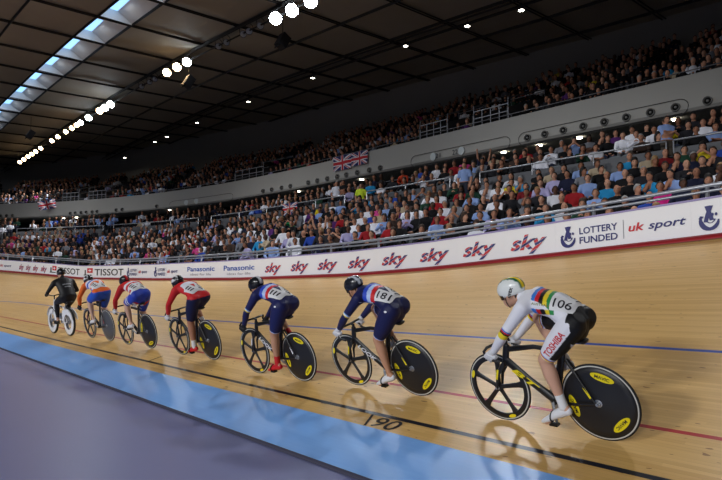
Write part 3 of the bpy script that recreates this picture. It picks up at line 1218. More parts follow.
def remeshed(mb, voxel, smooth_it, name='shape'):
    me = mb.mesh(name, [], recalc=False)
    o = bpy.data.objects.new(name, me)
    COL.objects.link(o)
    r = o.modifiers.new('r', 'REMESH')
    r.mode = 'VOXEL'
    r.voxel_size = voxel
    s = o.modifiers.new('s', 'SMOOTH')
    s.factor = .5
    s.iterations = smooth_it
    dg = bpy.context.evaluated_depsgraph_get()
    dg.update()
    out = bpy.data.meshes.new_from_object(o.evaluated_get(dg))
    bpy.data.objects.remove(o)
    bpy.data.meshes.remove(me)
    return out


def set_col(me, cols):
    a = me.color_attributes.new('Col', 'FLOAT_COLOR', 'POINT')
    c = np.ones((len(me.vertices), 4), np.float32)
    c[:, :3] = cols
    a.data.foreach_set('color', c.ravel())


def seg_param(P, a, b):
    a, b = np.array(a), np.array(b)
    d = b - a
    t = np.clip(((P - a) @ d) / (d @ d), 0, 1)
    return t, np.linalg.norm(P - (a + t[:, None] * d), axis=1)


def sub_mesh(me, keep, off, name):
    """the faces whose vertices are all in keep, pushed out along their normals"""
    n = len(me.vertices)
    co = np.empty(n * 3, np.float32)
    me.vertices.foreach_get('co', co)
    no = np.empty(n * 3, np.float32)
    me.vertex_normals.foreach_get('vector', no)
    co = co.reshape(-1, 3) + off * no.reshape(-1, 3)
    idx = -np.ones(n, int)
    F = [tuple(p.vertices) for p in me.polygons if all(keep[v] for v in p.vertices)]
    used = sorted({v for f in F for v in f})
    idx[used] = range(len(used))
    out = bpy.data.meshes.new(name)
    out.from_pydata(co[used].tolist(), [], [tuple(int(idx[v]) for v in f) for f in F])
    out.polygons.foreach_set('use_smooth', [True] * len(F))
    return out, np.array(used)


def L3(c):
    return np.array(lin(c))


def project(bvh, pts, n, off):
    """drop points along -n on to a surface"""
    n = Vector(n).normalized()
    out = []
    for p in pts:
        h, nn, _, _ = bvh.ray_cast(Vector(p) + n * .5, -n, 1.0)
        out.append((h + n * off) if h else Vector(p))
    return out


def grid_part(w, h, nx=10, ny=8):
    V = [(-w / 2 + w * i / nx, -h / 2 + h * j / ny) for j in range(ny + 1) for i in range(nx + 1)]
    F = [(j * (nx + 1) + i, j * (nx + 1) + i + 1, (j + 1) * (nx + 1) + i + 1, (j + 1) * (nx + 1) + i) for j in range(ny) for i in range(nx)]
    return V, F


def wrap(name, part, c, ex, ey, bvh, m, parent, off=.004):
    ex, ey = Vector(ex).normalized(), Vector(ey).normalized()
    n = ex.cross(ey)
    V, F = part
    bm = bmesh.new()
    bv = [bm.verts.new((x, y, 0)) for x, y in V]
    for f in F:
        try:
            bm.faces.new([bv[i] for i in f])
        except ValueError:
            pass
    bmesh.ops.triangulate(bm, faces=bm.faces[:])
    for _ in range(5):
        lg = [e for e in bm.edges if e.calc_length() > .014]
        if not lg:
            break
        bmesh.ops.subdivide_edges(bm, edges=lg, cuts=1)
        bmesh.ops.triangulate(bm, faces=[f for f in bm.faces if len(f.verts) > 3])
    bm.verts.index_update()
    V, F = [(v.co.x, v.co.y) for v in bm.verts], [tuple(v.index for v in f.verts) for f in bm.faces]
    bm.free()
    P = project(bvh, [Vector(c) + ex * x + ey * y for x, y in V], n, off)
    mb = MB()
    mb.add(P, F)
    return mb.build(name, m, parent, smooth=False)


def frame_matrix(p, s, lean_extra=0.0, head=-.02, sc=1.0):
    z = track_z(p, s)
    lean = math.atan(slope_in(s)) + lean_extra
    f = Vector((math.sin(head), math.cos(head), 0))
    r = Vector((math.cos(head), -math.sin(head), 0))
    up = Vector((0, 0, 1)) * math.cos(lean) - r * math.sin(lean)
    rt = f.cross(up)
    return Matrix.Translation(Vector((p, s, z + .004))) @ Matrix((rt, f, up)).transposed().to_4x4() @ Matrix.Scale(sc, 4)


def fingers_curled(mb, c, sx, axis):
    """palm, four bent fingers and a thumb closed round a bar through c running along axis; sx -1 left, 1 right"""
    ax = Vector(axis).normalized()
    out = Vector((sx, 0, 0))
    up = ax.cross(out)
    if up.z < 0:
        up = -up
    c = Vector(c)
    mb.loft([c + up * .045 - ax * .045, c + up * .034 - ax * .005, c + out * .010 + up * .026 + ax * .030], [(.030, .020), (.036, .019), (.032, .015)], seg=10, side=(sx, 0, 0))
    for k, (off, ln) in enumerate(((.034, 1.0), (.013, 1.08), (-.009, 1.0), (-.030, .85))):
        b = c + ax * off
        R_ = .026
        pts = []
        for ang in (70, 20, -30, -85, -140):
            r_ = R_ + (.004 if ang == 20 else 0)
            a_ = math.radians(ang)
            pts.append(b + out * math.cos(a_) * r_ * ln + up * math.sin(a_) * r_)
        mb.loft(pts, [.0105, .0105, .0098, .0090, .0080], seg=7, side=tuple(ax))
    a_ = c - out * .02 + up * .03 - ax * .01
    mb.loft([a_, c - out * .032 + up * .012 + ax * .016, c - out * .030 - up * .010 + ax * .034], [.0125, .011, .009], seg=7)


def rider(label, M, left_pedal, look, voxel=.012, upright=False, group='cyclists in the line'):
    """look: dict with suit(region arrays) -> colours, helmet(points) -> colours, glove, shoe, sock, skin"""
    sk = look.get('skin', (198, 150, 122))
    hipL, hipR = Vector((-.088, .105, 1.0)), Vector((.088, .105, 1.0))
    a = math.radians(left_pedal)
    feet = {}
    for sx, aa in ((-1, a), (1, a + PI)):
        ped = BB + Vector((sx * .108, math.sin(aa) * .165, -math.cos(aa) * .165))
        tilt = look.get('tilt', .38)
        toe = ped + Vector((0, .065, .012 - .02))
        ank = ped + Vector((0, -.105, .105 + tilt * .09))
        feet[sx] = (ped, ank)
    if upright:
        hipL, hipR = Vector((-.10, .04, .945)), Vector((.10, .04, .945))
        spine = [((0, .00, .90), (.165, .12)), ((0, .00, .98), (.185, .14)), ((0, .05, 1.08), (.175, .135)), ((0, .12, 1.19), (.185, .135)), ((0, .20, 1.29), (.205, .13)), ((0, .25, 1.36), (.185, .11)), ((0, .285, 1.41), (.08, .07))]
        neck0, neck1, head = Vector((0, .28, 1.39)), Vector((0, .35, 1.47)), Vector((0, .39, 1.54))
        sh = Vector((.215, .25, 1.335))
        hand = Vector((.27, .66, 1.02))
        pole = Vector((.6, -.3, -.6))
        la, lb = .30, .27
    else:
        spine = [((0, .105, .945), (.135, .09)), ((0, .095, 1.02), (.158, .118)), ((0, .145, 1.10), (.152, .110)), ((0, .24, 1.160), (.142, .102)), ((0, .34, 1.190), (.158, .100)), ((0, .43, 1.212), (.165, .092)), ((0, .50, 1.225), (.085, .068))]
        neck0, neck1, head = Vector((0, .48, 1.215)), Vector((0, .595, 1.240)), Vector((0, .665, 1.262))
        sh = Vector((.172, .455, 1.195))
        hand = Vector((.198, .878, .712))
        pole = Vector((.55, .2, -.35))
        la, lb = .30, .275
        if look.get('tops'):
            hand = Vector((.198, .912, .750))
    mb = MB()
    mb.loft([q[0] for q in spine], [q[1] for q in spine], seg=20)
    mb.loft([neck0, neck0.lerp(neck1, .5), neck1], [.068, .058, .056], seg=14)
    Rh = Matrix.Rotation(look.get('nod', -.25), 3, 'X')
    mb.ell(head, (.074, .098, .108), 18, 12, Rh)
    mb.ell(head + Rh @ Vector((0, .052, -.060)), (.052, .052, .058), 14, 10, Rh)      # jaw
    mb.loft([head + Rh @ Vector((0, .095, .0)), head + Rh @ Vector((0, .118, -.030))], [.011, .015], seg=8)   # nose
    for sx in (-1, 1):
        mb.ell(head + Rh @ Vector((sx * .076, -.008, -.012)), (.010, .020, .030), 8, 6, Rh)
    joints = {}
    for sx in (-1, 1):
        S = Vector((sx * sh.x, sh.y, sh.z))
        H = Vector((sx * hand.x, hand.y, hand.z))
        W = H + Vector((-sx * .0, -.055, .060)) if not upright else H + Vector((0, -.07, .03))
        E_ = ik(S, W, la, lb, Vector((sx * pole.x, pole.y, pole.z)))
        joints[('arm', sx)] = (S, E_, W, H)
        cl = Vector((sx * .07, spine[5][0][1], spine[5][0][2] + .01))
        mb.loft([cl, S + Vector((-sx * .03, 0, .0)), S + (E_ - S) * .12], [.080, .074, .062], seg=14)
        mb.loft([S, S.lerp(E_, .35), S.lerp(E_, .75), E_], [.062, .054, .045, .041], seg=14)
        mb.loft([E_, E_.lerp(W, .3), E_.lerp(W, .75), W, W.lerp(H, .5)], [.041, .043, .034, .028, .026], seg=14)
        hp = hipL if sx < 0 else hipR
        ped, ank = feet[sx]
        K = ik(hp, ank, .425 if upright else .395, .425 if upright else .395, Vector((sx * .06, 1, .35)))
        joints[('leg', sx)] = (hp, K, ank, ped)
        mb.loft([hp + Vector((0, -.03, .03)), hp.lerp(K, .15), hp.lerp(K, .5), hp.lerp(K, .85), K], [.108, .108, .099, .072, .060], seg=16)
        mb.loft([K, K.lerp(ank, .12), K.lerp(ank, .32), K.lerp(ank, .6), K.lerp(ank, .9), ank], [.058, .057, .062, .050, .035, .034], seg=14)
        mb.loft([ank + Vector((0, -.03, -.04)), ank.lerp(ped, .5) + Vector((0, .02, 0)), ped + Vector((0, .08, .005))], [.034, .035, .026], seg=10)
    me = remeshed(mb, voxel, 8 if voxel < .012 else 5, 'person')
    n = len(me.vertices)
    co = np.empty(n * 3, np.float32)
    me.vertices.foreach_get('co', co)
    co = co.reshape(-1, 3).astype(float)
    # which limb each point belongs to
    dist = {}
    par = {}
    for sx in (-1, 1):
        S, E_, W, H = joints[('arm', sx)]
        t1, d1 = seg_param(co, S, E_)
        t2, d2 = seg_param(co, E_, W)
        l1, l2 = (E_ - S).length, (W - E_).length
        dist[('arm', sx)] = np.minimum(d1 / .055, d2 / .04)
        par[('arm', sx)] = np.where(d1 / .05 < d2 / .04, t1 * l1, l1 + t2 * l2) / (l1 + l2)
        beyond = ((co - np.array(W)) @ np.array(H - W)) > 0
        par[('arm', sx)] = np.where(beyond & (d2 < .12), 1.05, par[('arm', sx)])
        hp, K, ank, ped = joints[('leg', sx)]
        t1, d1 = seg_param(co, hp, K)
        t2, d2 = seg_param(co, K, ank)
        _, d3 = seg_param(co, ank, ped)
        dist[('leg', sx)] = np.minimum(np.minimum(d1 / .09, d2 / .05), d3 / .04)
        par[('leg', sx)] = np.where(d1 / .085 < d2 / .055, t1, np.where(d3 / .04 < d2 / .045, 2.2, 1 + t2))
    dT = np.min([seg_param(co, spine[i][0], spine[i + 1][0])[1] for i in range(len(spine) - 1)], axis=0) / .135
    _, dh = seg_param(co, neck1, head)
    dist[('torso', 0)] = dT
    dist[('head', 0)] = np.minimum(dh / .085, seg_param(co, neck0.lerp(neck1, .62), neck1)[1] / .055)
    keys = list(dist)
    reg = np.argmin(np.array([dist[k] for k in keys]), axis=0)
    region = np.array([{'torso': 0, 'arm': 1, 'leg': 2, 'head': 3}[keys[r][0]] for r in reg])
    side = np.array([keys[r][1] for r in reg])
    tpar = np.zeros(n)
    for k in par:
        m_ = reg == keys.index(k)
        tpar[m_] = par[k][m_]
    set_col(me, np.tile(L3(sk), (n, 1)))
    me.materials.append(skin_m)
    me.polygons.foreach_set('use_smooth', [True] * len(me.polygons))
    body = link('person', me)
    body.matrix_world = M
    tag(body, label, 'person', group)
    hem = look.get('hem', .90)
    keep = (region == 0) | ((region == 1) & (tpar <= 1.0)) | ((region == 2) & (tpar < hem))
    sm, used = sub_mesh(me, keep, .004, 'skinsuit')
    ctx = dict(P=co[used], region=region[used], side=side[used], t=tpar[used], joints=joints)
    set_col(sm, look['suit'](ctx))
    sm.materials.append(suit_m)
    suit = link('skinsuit', sm, body)
    bvh = BVHTree.FromPolygons([v.co.copy() for v in sm.vertices], [tuple(p.vertices) for p in sm.polygons])
    # gloves
    for sx in (-1, 1):
        S, E_, W, H = joints[('arm', sx)]
        g = MB()
        ax = Vector((0, .72, .55)) if not upright else Vector((sx * .9, -.2, 0))
        if upright:
            ax = Vector((0, 1, -.1))
        fingers_curled(g, H, sx, ax)
        g.loft([W + (E_ - W) * .12, W, W.lerp(H, .6) + Vector((0, 0, .02))], [.034, .033, .030], seg=10)
        g.build('glove', look['glove'], body, smooth=True)
        hp, K, ank, ped = joints[('leg', sx)]
        s_ = MB()
        f0, f1 = ank + Vector((0, -.035, -.060)), ped + Vector((0, .105, .012))
        s_.loft([f0 + Vector((0, -.012, .0)), f0 + Vector((0, .02, -.002)), f0.lerp(f1, .45) + Vector((0, 0, .012)), f0.lerp(f1, .75), f1], [(.030, .036), (.036, .046), (.043, .040), (.046, .028), (.030, .018)], seg=14, side=(1, 0, 0))
        sh_ = s_.build('shoe', look['shoe'], body, smooth=True)
        st = MB()
        mid = f0.lerp(f1, .60) + Vector((0, 0, .008))
        st.loft([mid + Vector((math.cos(q) * .050, 0, math.sin(q) * .040)) for q in [2 * PI * i / 14 for i in range(14)]], [(.004, .011)] * 14, seg=6, closed=True, side=(0, 1, 0))
        st.build('strap', glove_black, sh_)
        if look.get('sock') is not None:
            k_ = MB()
            k_.loft([K.lerp(ank, .80), K.lerp(ank, .9), ank, ank + Vector((0, -.005, -.03))], [.041, .0395, .040, .042], seg=12)
            k_.build('sock', look['sock'], body, smooth=True)
    # helmet: rounded shell with a short tail
    V, F = [], []
    nu, nv = 36, 18
    hs = MB()
    hs.ell((0, 0, 0), (.092, .132, .106), nu, nv)
    pts = []
    for v in hs.v:
        x, y, z = v
        if y < -.02:
            y = y * 1.12
            z = z - (y + .02) * .10
        z = max(z, -.052 + (.035 if y > .05 else 0) * min(1, (y - .05) / .05 if y > .05 else 0))
        pts.append(head + Rh @ (Vector((x, y - .012, z)) + Vector((0, 0, .036))))
    hm = MB()
    hm.v, hm.f, hm.fm = [tuple(p) for p in pts], hs.f, hs.fm
    hme = hm.mesh('helmet', [hel_m], smooth=True)
    set_col(hme, look['helmet'](np.array([v for v in hs.v])))
    he = link('helmet', hme, body)
    hb = BVHTree.FromPolygons([v.co.copy() for v in hme.vertices], [tuple(p.vertices) for p in hme.polygons])
    v_ = MB()
    vp = []
    for i in range(13):
        q = math.radians(-72 + 144 * i / 12)
        vp.append(q)
    V = []
    for q in vp:
        for z in (.032, -.030):
            V.append(head + Rh @ Vector((math.sin(q) * .086, math.cos(q) * .112 + (-.004 if z < 0 else .004), z)))
    v_.add(V, [(2 * i, 2 * i + 1, 2 * i + 3, 2 * i + 2) for i in range(12)])
    if look.get('visor', True):
        v_.build('visor', visor_m, he, smooth=True)
    for sx in (-1, 1):
        q = MB()
        q.loft([head + Rh @ Vector((sx * .080, .01, .0)), head + Rh @ Vector((sx * .066, .035, -.06)), head + Rh @ Vector((sx * .02, .05, -.118))], [(.006, .002)] * 3, seg=5)
        q.build('strap', glove_black, he)
    if look.get('hair', True):
        q = MB()
        q.ell(head + Rh @ Vector((0, -.070, -.035)), (.058, .042, .045), 14, 10)
        q.loft([head + Rh @ Vector((0, -.085, -.04)), head + Rh @ Vector((0, -.125, -.065)), head + Rh @ Vector((0, -.155, -.075))], [.030, .026, .012], seg=10)
        q.build('hair', hair_m, body, smooth=True)
    # sewn-on race numbers, lettering
    for (name, part, c, ex, ey, m, off) in look.get('marks', []):
        wrap(name, part, c, ex, ey, bvh, m, suit if name != 'race_number' else body, off)
    for (name, part, c, ex, ey, m, off) in look.get('helmet_marks', []):
        wrap(name, part, head + Rh @ Vector(c), Rh @ Vector(ex), Rh @ Vector(ey), hb, m, he, off)
    if look.get('thigh_text'):
        txt, tm, w, h, ux = look['thigh_text']
        hp, K, ank, ped = joints[('leg', -1)]
        d = (hp - K).normalized()
        up = Vector((0, d.z, -d.y))
        V, F = fit_text(txt, w, h, bold=.03)
        V = [(x - w / 2, y - h / 2) for x, y in V]
        wrap('lettering', (V, F), K.lerp(hp, .60) + up * ux, d, -up if (d.cross(up)).x > 0 else up, bvh, tm, suit, .004)
    return body, suit, bvh, joints

# ---- outfits
WHITE, BLACK, NAVY = L3((226, 226, 234)), L3((20, 20, 23)), L3((26, 30, 76))
RED, BLUE, YEL, GRN, LBLUE = L3((204, 34, 40)), L3((52, 120, 206)), L3((232, 206, 44)), L3((40, 140, 74)), L3((120, 160, 220))


def bandcol(c, m, v, a, b, cols):
    """consecutive equal bands of colour for a <= v < b"""
    k = np.floor((v - a) / (b - a) * len(cols)).astype(int)
    for i, q in enumerate(cols):
        c[m & (k == i)] = q


RAINBOW = [BLUE, RED, BLACK, YEL, GRN]


def suit_champion(x):
    P, reg, t, side = x['P'], x['region'], x['t'], x['side']
    c = np.tile(WHITE, (len(P), 1))
    tor = reg == 0
    back = P[:, 2] > np.interp(P[:, 1], [.0, .12, .25, .45], [.98, 1.10, 1.155, 1.185])
    bandcol(c, tor & back & (P[:, 0] > -.14), P[:, 1] - P[:, 0] * .10, .40, .235, RAINBOW)
    flank = (P[:, 2] < np.interp(P[:, 1], [.2, .4], [1.165, 1.185])) & (P[:, 2] > 1.125)
    bandcol(c, tor & flank & (np.abs(P[:, 0]) > .1), P[:, 1], .385, .19, RAINBOW)
    c[tor & (P[:, 1] < .085) & (P[:, 2] < 1.175)] = BLACK
    c[tor & (P[:, 1] < .0)] = BLACK
    arm = reg == 1
    bandcol(c, arm, t, .44, .56, RAINBOW)
    leg = reg == 2
    lat = np.zeros(len(P), bool)
    for sx in (-1, 1):
        hp, K, ank, ped = x['joints'][('leg', sx)]
        d = (K - hp).normalized()
        up = np.array(Vector((0, -d.z, d.y)))
        if up[1] < 0:
            up = -up
        rel = P - np.array(hp)
        lx = rel[:, 0] * sx
        fw = rel @ up
        m = leg & (side == sx)
        ang = np.degrees(np.arctan2(lx, fw))      # 0 front, 90 outer
        c[m & ~((ang > 20) & (ang < 112))] = BLACK
    lo = leg & (t > .80)
    bandcol(c, lo, t, .80, .90, [WHITE, LBLUE, RED, YEL, WHITE])
    c[leg & (t < .06) & (P[:, 1] < .05)] = BLACK
    return c


def suit_french(base):
    def f(x):
        P, reg, t = x['P'], x['region'], x['t']
        c = np.tile(base, (len(P), 1))
        tor = reg == 0
        bandcol(c, tor & (P[:, 2] > 1.14), P[:, 1] + np.abs(P[:, 0]) * .15, .41, .255, [L3((44, 74, 190)), L3((176, 198, 238)), RED])
        arm = reg == 1
        bandcol(c, arm, t, .40, .46, [LBLUE, WHITE, YEL])
        bandcol(c, reg == 2, t, .845, .905, [BLUE, WHITE, RED])
        return c
    return f


def suit_norse(x):
    P, reg, t, side = x['P'], x['region'], x['t'], x['side']
    c = np.tile(RED, (len(P), 1))
    tor = reg == 0
    c[tor & (P[:, 1] > .22) & (P[:, 1] < .36) & (np.abs(P[:, 0]) < .13) & (P[:, 2] > 1.17)] = WHITE
    c[reg == 2] = NAVY * .7
    c[tor & (P[:, 2] < 1.045) & (P[:, 1] < .14)] = NAVY * .7
    c[(reg == 2) & (P[:, 2] > 1.05) & (P[:, 1] < .14)] = RED
    for sx in (-1, 1):
        hp, K, ank, ped = x['joints'][('leg', sx)]
        d = (K - hp).normalized()
        up = np.array(Vector((0, -d.z, d.y)))
        if up[1] < 0:
            up = -up
        rel = P - np.array(hp)
        ang = np.degrees(np.arctan2(rel[:, 0] * sx, rel @ up))
        c[(reg == 2) & (side == sx) & (ang > 18) & (ang < 62)] = WHITE
    return c


def suit_stripes(x):
    P, reg, t = x['P'], x['region'], x['t']
    B = L3((40, 66, 176))
    c = np.tile(RED * .85, (len(P), 1))
    tor = reg == 0
    bandcol(c, tor, P[:, 1] + (P[:, 2] - 1.1) * .25, .06, .46, [WHITE, RED * .8, WHITE, RED, WHITE, RED])
    c[tor & (P[:, 1] < .06)] = B
    c[reg == 2] = B
    m = (reg == 2) & (t < .7)
    k = np.floor((P[:, 1] + .2) / .05).astype(int)
    c[m & (k % 2 == 0) & (P[:, 1] > .22)] = WHITE
    return c


def suit_orange(x):
    P, reg, t = x['P'], x['region'], x['t']
    O = L3((232, 104, 30))
    c = np.tile(O, (len(P), 1))
    tor = reg == 0
    B = L3((38, 84, 190))
    c[tor & (P[:, 2] < 1.13) & (P[:, 1] > .02)] = B
    bandcol(c, tor & (P[:, 2] >= 1.13), P[:, 1] + np.abs(P[:, 0]) * .3, .46, .30, [WHITE, B, WHITE])
    c[tor & (P[:, 1] < .16) & (P[:, 1] > .08) & (P[:, 2] > 1.12)] = WHITE
    c[reg == 2] = B
    c[tor & (P[:, 1] < .04)] = B
    c[tor & (P[:, 1] < .10) & (P[:, 2] > 1.06)] = O
    return c


def suit_plain(col):
    return lambda x: np.tile(col, (len(x['P']), 1))


def hel_bands(base, cols, w, face=None):
    def f(V):
        c = np.tile(base, (len(V), 1))
        k = np.floor((V[:, 0] + w * len(cols) / 2) / w).astype(int)
        for i, q in enumerate(cols):
            c[(k == i) & (V[:, 2] > -.02)] = q
        if face is not None:
            c[(V[:, 1] > .075) & (V[:, 2] < .035)] = face
        return c
    return f


def hel_vents(base, other):
    def f(V):
        c = np.tile(base, (len(V), 1))
        k = np.floor((V[:, 0] + .1) / .025).astype(int)
        c[(k % 2 == 0) & (V[:, 2] > .01) & (np.abs(V[:, 1]) < .1)] = other
        return c
    return f


def number_marks(txt, c=(-.075, .135, 1.19), n=(-.62, -.12, .78), w=.20, h=.15):
    n = Vector(n).normalized()
    ex = Vector((0, -1, 0)) - n * Vector((0, -1, 0)).dot(n)
    ex.normalize()
    ey = n.cross(ex)
    if txt:
        V, F = fit_text(txt, w * .74, h * .62, bold=.012)
        V = [(x - w * .37, y - h * .31) for x, y in V]
    else:       # too small to read in the photo: worn dark print
        V, F = [], []
        for k in range(3):
            q, g = ribbon2d([(-.07 + .05 * k, -.035), (-.055 + .05 * k, .035)], .022)
            F += [tuple(i + len(V) for i in f) for f in g]
            V += q
    out = [('race_number', grid_part(w, h), c, ex, ey, paper_m, .006), ('number_figures', (V, F), c, ex, ey, ink, .009)]
    # the matching panel on the right flank
    n2 = Vector((-n.x, n.y, n.z))
    ex2 = Vector((0, 1, 0)) - n2 * Vector((0, 1, 0)).dot(n2)
    ex2.normalize()
    ey2 = n2.cross(ex2)
    c2 = (-c[0], c[1], c[2])
    out += [('race_number', grid_part(w, h), c2, ex2, ey2, paper_m, .006), ('number_figures', (V, F), c2, ex2, ey2, ink, .009)]
    return out


def side_text(txt, c, w, h, m, n=(-.9, 0, .45), bold=.02):
    n = Vector(n).normalized()
    ex = Vector((0, -1, 0))
    ey = n.cross(ex)
    V, F = fit_text(txt, w, h, bold=bold)
    return ('lettering', ([(x - w / 2, y - h / 2) for x, y in V], F), c, ex, ey, m, .004)


gold_ink = mat('green gold print', (112, 120, 40), rough=.6)
white_ink = mat('white print', (222, 222, 228), rough=.6)
rider_red_ink = mat('red print', (196, 30, 44), rough=.6)

GREEN_BAND, GOLD_BAND = L3((20, 96, 60)), L3((240, 206, 30))
white_sock = mat('white sock', (222, 222, 224), rough=.7)
RIDERS = []


def entry(p, s, left_pedal, bike_kw, look, label, voxel, lean=0.0, head=-.02, sc=1.0):
    M = frame_matrix(p, s, lean, head, sc)
    b_ = track_bike(left_pedal=left_pedal, **bike_kw)
    b_.matrix_world = M
    r = rider(label, M, left_pedal, look, voxel)
    RIDERS.append(r)
    return r


# the world-stripe rider at the tail
look = dict(tilt=1.1, suit=suit_champion, glove=glove_white, shoe=shoe_m['white'], sock=white_sock, skin=(204, 158, 134),
            helmet=hel_bands(L3((226, 230, 228)), [GREEN_BAND, GOLD_BAND, GREEN_BAND, GOLD_BAND], .020, None),
            marks=number_marks('106', w=.19, h=.14) + [side_text('AUSTRALIA', (-.12, .29, 1.185), .17, .018, gold_ink, n=(-.7, 0, .7))],
            helmet_marks=[('lettering', (lambda q: ([(x - .05, y - .018) for x, y in q[0]], q[1]))(fit_text('uvex', .10, .040, bold=.03)), (-.09, -.052, .022), (0, -.62, .78), (0, .78, .62), ink, .003)],
            thigh_text=('TOSHIBA', rider_red_ink, .29, .060, .005))
entry(4.766, 2.184, -6, dict(label='black track bicycle with yellow frame lettering under the rider in white', down_txt='BT', txt_m=yellow_m, accent=yellow_m),
      look, 'person in white rainbow-striped skinsuit and white helmet, last of the riding line', .007, lean=0, head=.014, sc=.98)
# two riders in navy with tricolour bands
look = dict(tilt=.8, suit=suit_french(NAVY), glove=glove_white, shoe=shoe_m['white'], skin=(190, 140, 110), tops=True,
            helmet=hel_bands(L3((30, 32, 40)), [L3((190, 196, 206)), L3((24, 26, 34)), L3((190, 196, 206))], .030),
            marks=number_marks('181') + [('hip_print', disc2d((0, 0), .018, .012), (-.13, .06, 1.03), (0, -1, 0), (.35, 0, .9), white_ink, .004), side_text('FRANCE', (-.16, .34, 1.13), .15, .034, white_ink, (-.95, 0, .3))])
entry(4.924, 4.345, -4, dict(label='black track bicycle with white frame lettering under the navy rider in white gloves', down_txt='LOOK', txt_m=white_ink, accent=yellow_m),
      look, 'person in navy skinsuit with tricolour band, white gloves and white shoes, riding', .009, lean=.03, head=-.049, sc=.986)
look = dict(suit=suit_french(L3((27, 32, 84))), glove=glove_black, shoe=shoe_m['red'], skin=(186, 138, 110),
            helmet=hel_bands(L3((22, 22, 26)), [L3((200, 200, 206))], .034), sock=mat('red sock', (196, 26, 36), rough=.6),
            marks=number_marks('') + [('hip_print', disc2d((0, 0), .018, .012), (-.13, .06, 1.03), (0, -1, 0), (.35, 0, .9), white_ink, .004)])
entry(4.771, 6.249, 16, dict(label='black track bicycle with white down tube under the navy rider in red shoes', down_txt='LOOK', txt_m=white_ink, accent=white_ink),
      look, 'person in navy skinsuit with tricolour band, black gloves and red shoes, riding', .011, lean=-.03, head=-.049, sc=1.014)
look = dict(suit=suit_norse, glove=glove_white, shoe=shoe_m['red'], skin=(176, 122, 94), sock=white_sock,
            helmet=hel_vents(L3((24, 24, 28)), L3((222, 222, 226))), marks=number_marks(''))
entry(4.891, 8.884, 8, dict(label='black track bicycle with yellow disc badges under the rider in red and navy'), look,
      'person in red top with white back panel and navy shorts on a black bicycle', .013, lean=-.02, head=-.049, sc=1.035)
look = dict(suit=suit_stripes, glove=glove_white, shoe=shoe_m['white'], skin=(206, 164, 142),
            helmet=hel_bands(L3((24, 24, 28)), [L3((190, 30, 40))], .05), marks=number_marks(''))
entry(4.888, 11.371, 120, dict(label='black track bicycle with two yellow disc badges under the rider in red and white stripes', badge=2), look,
      'person in red and white striped top and blue shorts riding behind the orange rider', .015, lean=-.05, head=-.053, sc=1.052)
look = dict(suit=suit_orange, glove=glove_black, shoe=shoe_m['white'], skin=(208, 170, 150),
            helmet=hel_vents(L3((30, 30, 34)), L3((226, 226, 230))), marks=number_marks(''))
entry(4.875, 13.553, 115, dict(label='track bicycle with plain grey disc wheel under the rider in orange and blue', badge=0, disc_m=grey_disc, front_badge=False, frame_m=carbon, accent=red_paint), look,
      'person in orange and blue skinsuit with white and black helmet, directly behind the black-clad pacer', .016, lean=-.06, head=-.047, sc=1.08)

# ---- the pacer on an upright electric bicycle
root = empty('pacing_bicycle', 'upright bicycle with white side covers ridden by the person in black', 'bicycle', 'bicycles of the riders')
Mp = frame_matrix(4.767, 16.05, -.15, -.07, 1.03)
root.matrix_world = Mp
for nm, y in (('rear_wheel', 0.0), ('front_wheel', 1.10)):
    c = (0, y, RW)
    w = MB()
    w.lathe(c, [(-.014, .296), (-.014, .316), (.014, .316), (.014, .296), (-.014, .296)], 40)
    w.lathe(c, [(-.035, .001), (-.035, .045), (.035, .045), (.035, .001)], 16)
    for k in range(18):
        q = 2 * PI * k / 18
        w.loft([(.02 * (-1) ** k, y, RW), (0, y + .3 * math.cos(q), RW + .3 * math.sin(q))], [.003, .003], seg=4, cap=False)
    o = w.build(nm, alloy, root)
    MB().lathe(c, [(-.030, .19), (-.026, .285), (-.020, .298), (.020, .298), (.026, .285), (.030, .19)], 40).build('wheel_cover', white_paint, o, smooth=True)
    P = [(0, y + .318 * math.cos(2 * PI * i / 48), RW + .318 * math.sin(2 * PI * i / 48)) for i in range(48)]
    MB().loft(P, [.027] * 48, seg=8, closed=True).build('tyre', tyre_m, o, smooth=True)
    MB().lathe(c, [(-.024, .292), (-.029, .303), (-.028, .314)], 48).build('sidewall', tread_m, o, smooth=True)
mb = MB()
bb = Vector((0, .44, .30))
for a_, b_, r in (((0, .96, .66), bb, .030), ((0, .93, .80), (0, .28, .66), .022), (bb, (0, .24, .72), .022), ((0, .97, .62), (0, .925, .86), .026)):
    mb.loft([a_, b_], [r, r], seg=10)
for sx in (-1, 1):
    mb.loft([bb + Vector((sx * .03, 0, 0)), (sx * .06, 0, RW)], [.013, .011], seg=8)
    mb.loft([(sx * .02, .25, .66), (sx * .06, 0, RW)], [.011, .010], seg=8)
    mb.loft([(sx * .05, .975, .60), (sx * .055, 1.10, RW)], [.016, .012], seg=8)
mb.build('frame', white_paint, root, smooth=True)
for sx in (-1, 1):
    q = MB()
    prof = [(.26, .62), (.06, .66), (-.10, .66), (-.28, .56), (-.36, .42), (-.30, .40), (-.16, .50), (.02, .53), (.12, .46), (.18, .34), (.26, .36)]
    V = [(sx * .075, y, z) for y, z in prof] + [(sx * .060, y, z) for y, z in prof]
    n = len(prof)
    q.add(V, [tuple(range(n)), tuple(reversed(range(n, 2 * n)))] + [(i, i + n, (i + 1) % n + n, (i + 1) % n) for i in range(n)])
    q.build('side_cover', white_paint, root, recalc=True)
q = MB()
q.loft([(0, 1.10 + .37 * math.cos(a_), RW + .37 * math.sin(a_)) for a_ in [math.radians(20 + 14 * i) for i in range(11)]], [(.035, .008)] * 11, seg=8, side=(1, 0, 0))
q.build('front_mudguard', white_paint, root, smooth=True)
q = MB()
q.loft([(0, .36, .48), (0, .62, .46)], [(.055, .085), (.055, .075)], seg=12)
q.build('motor', alloy, root, smooth=True)
q = MB()
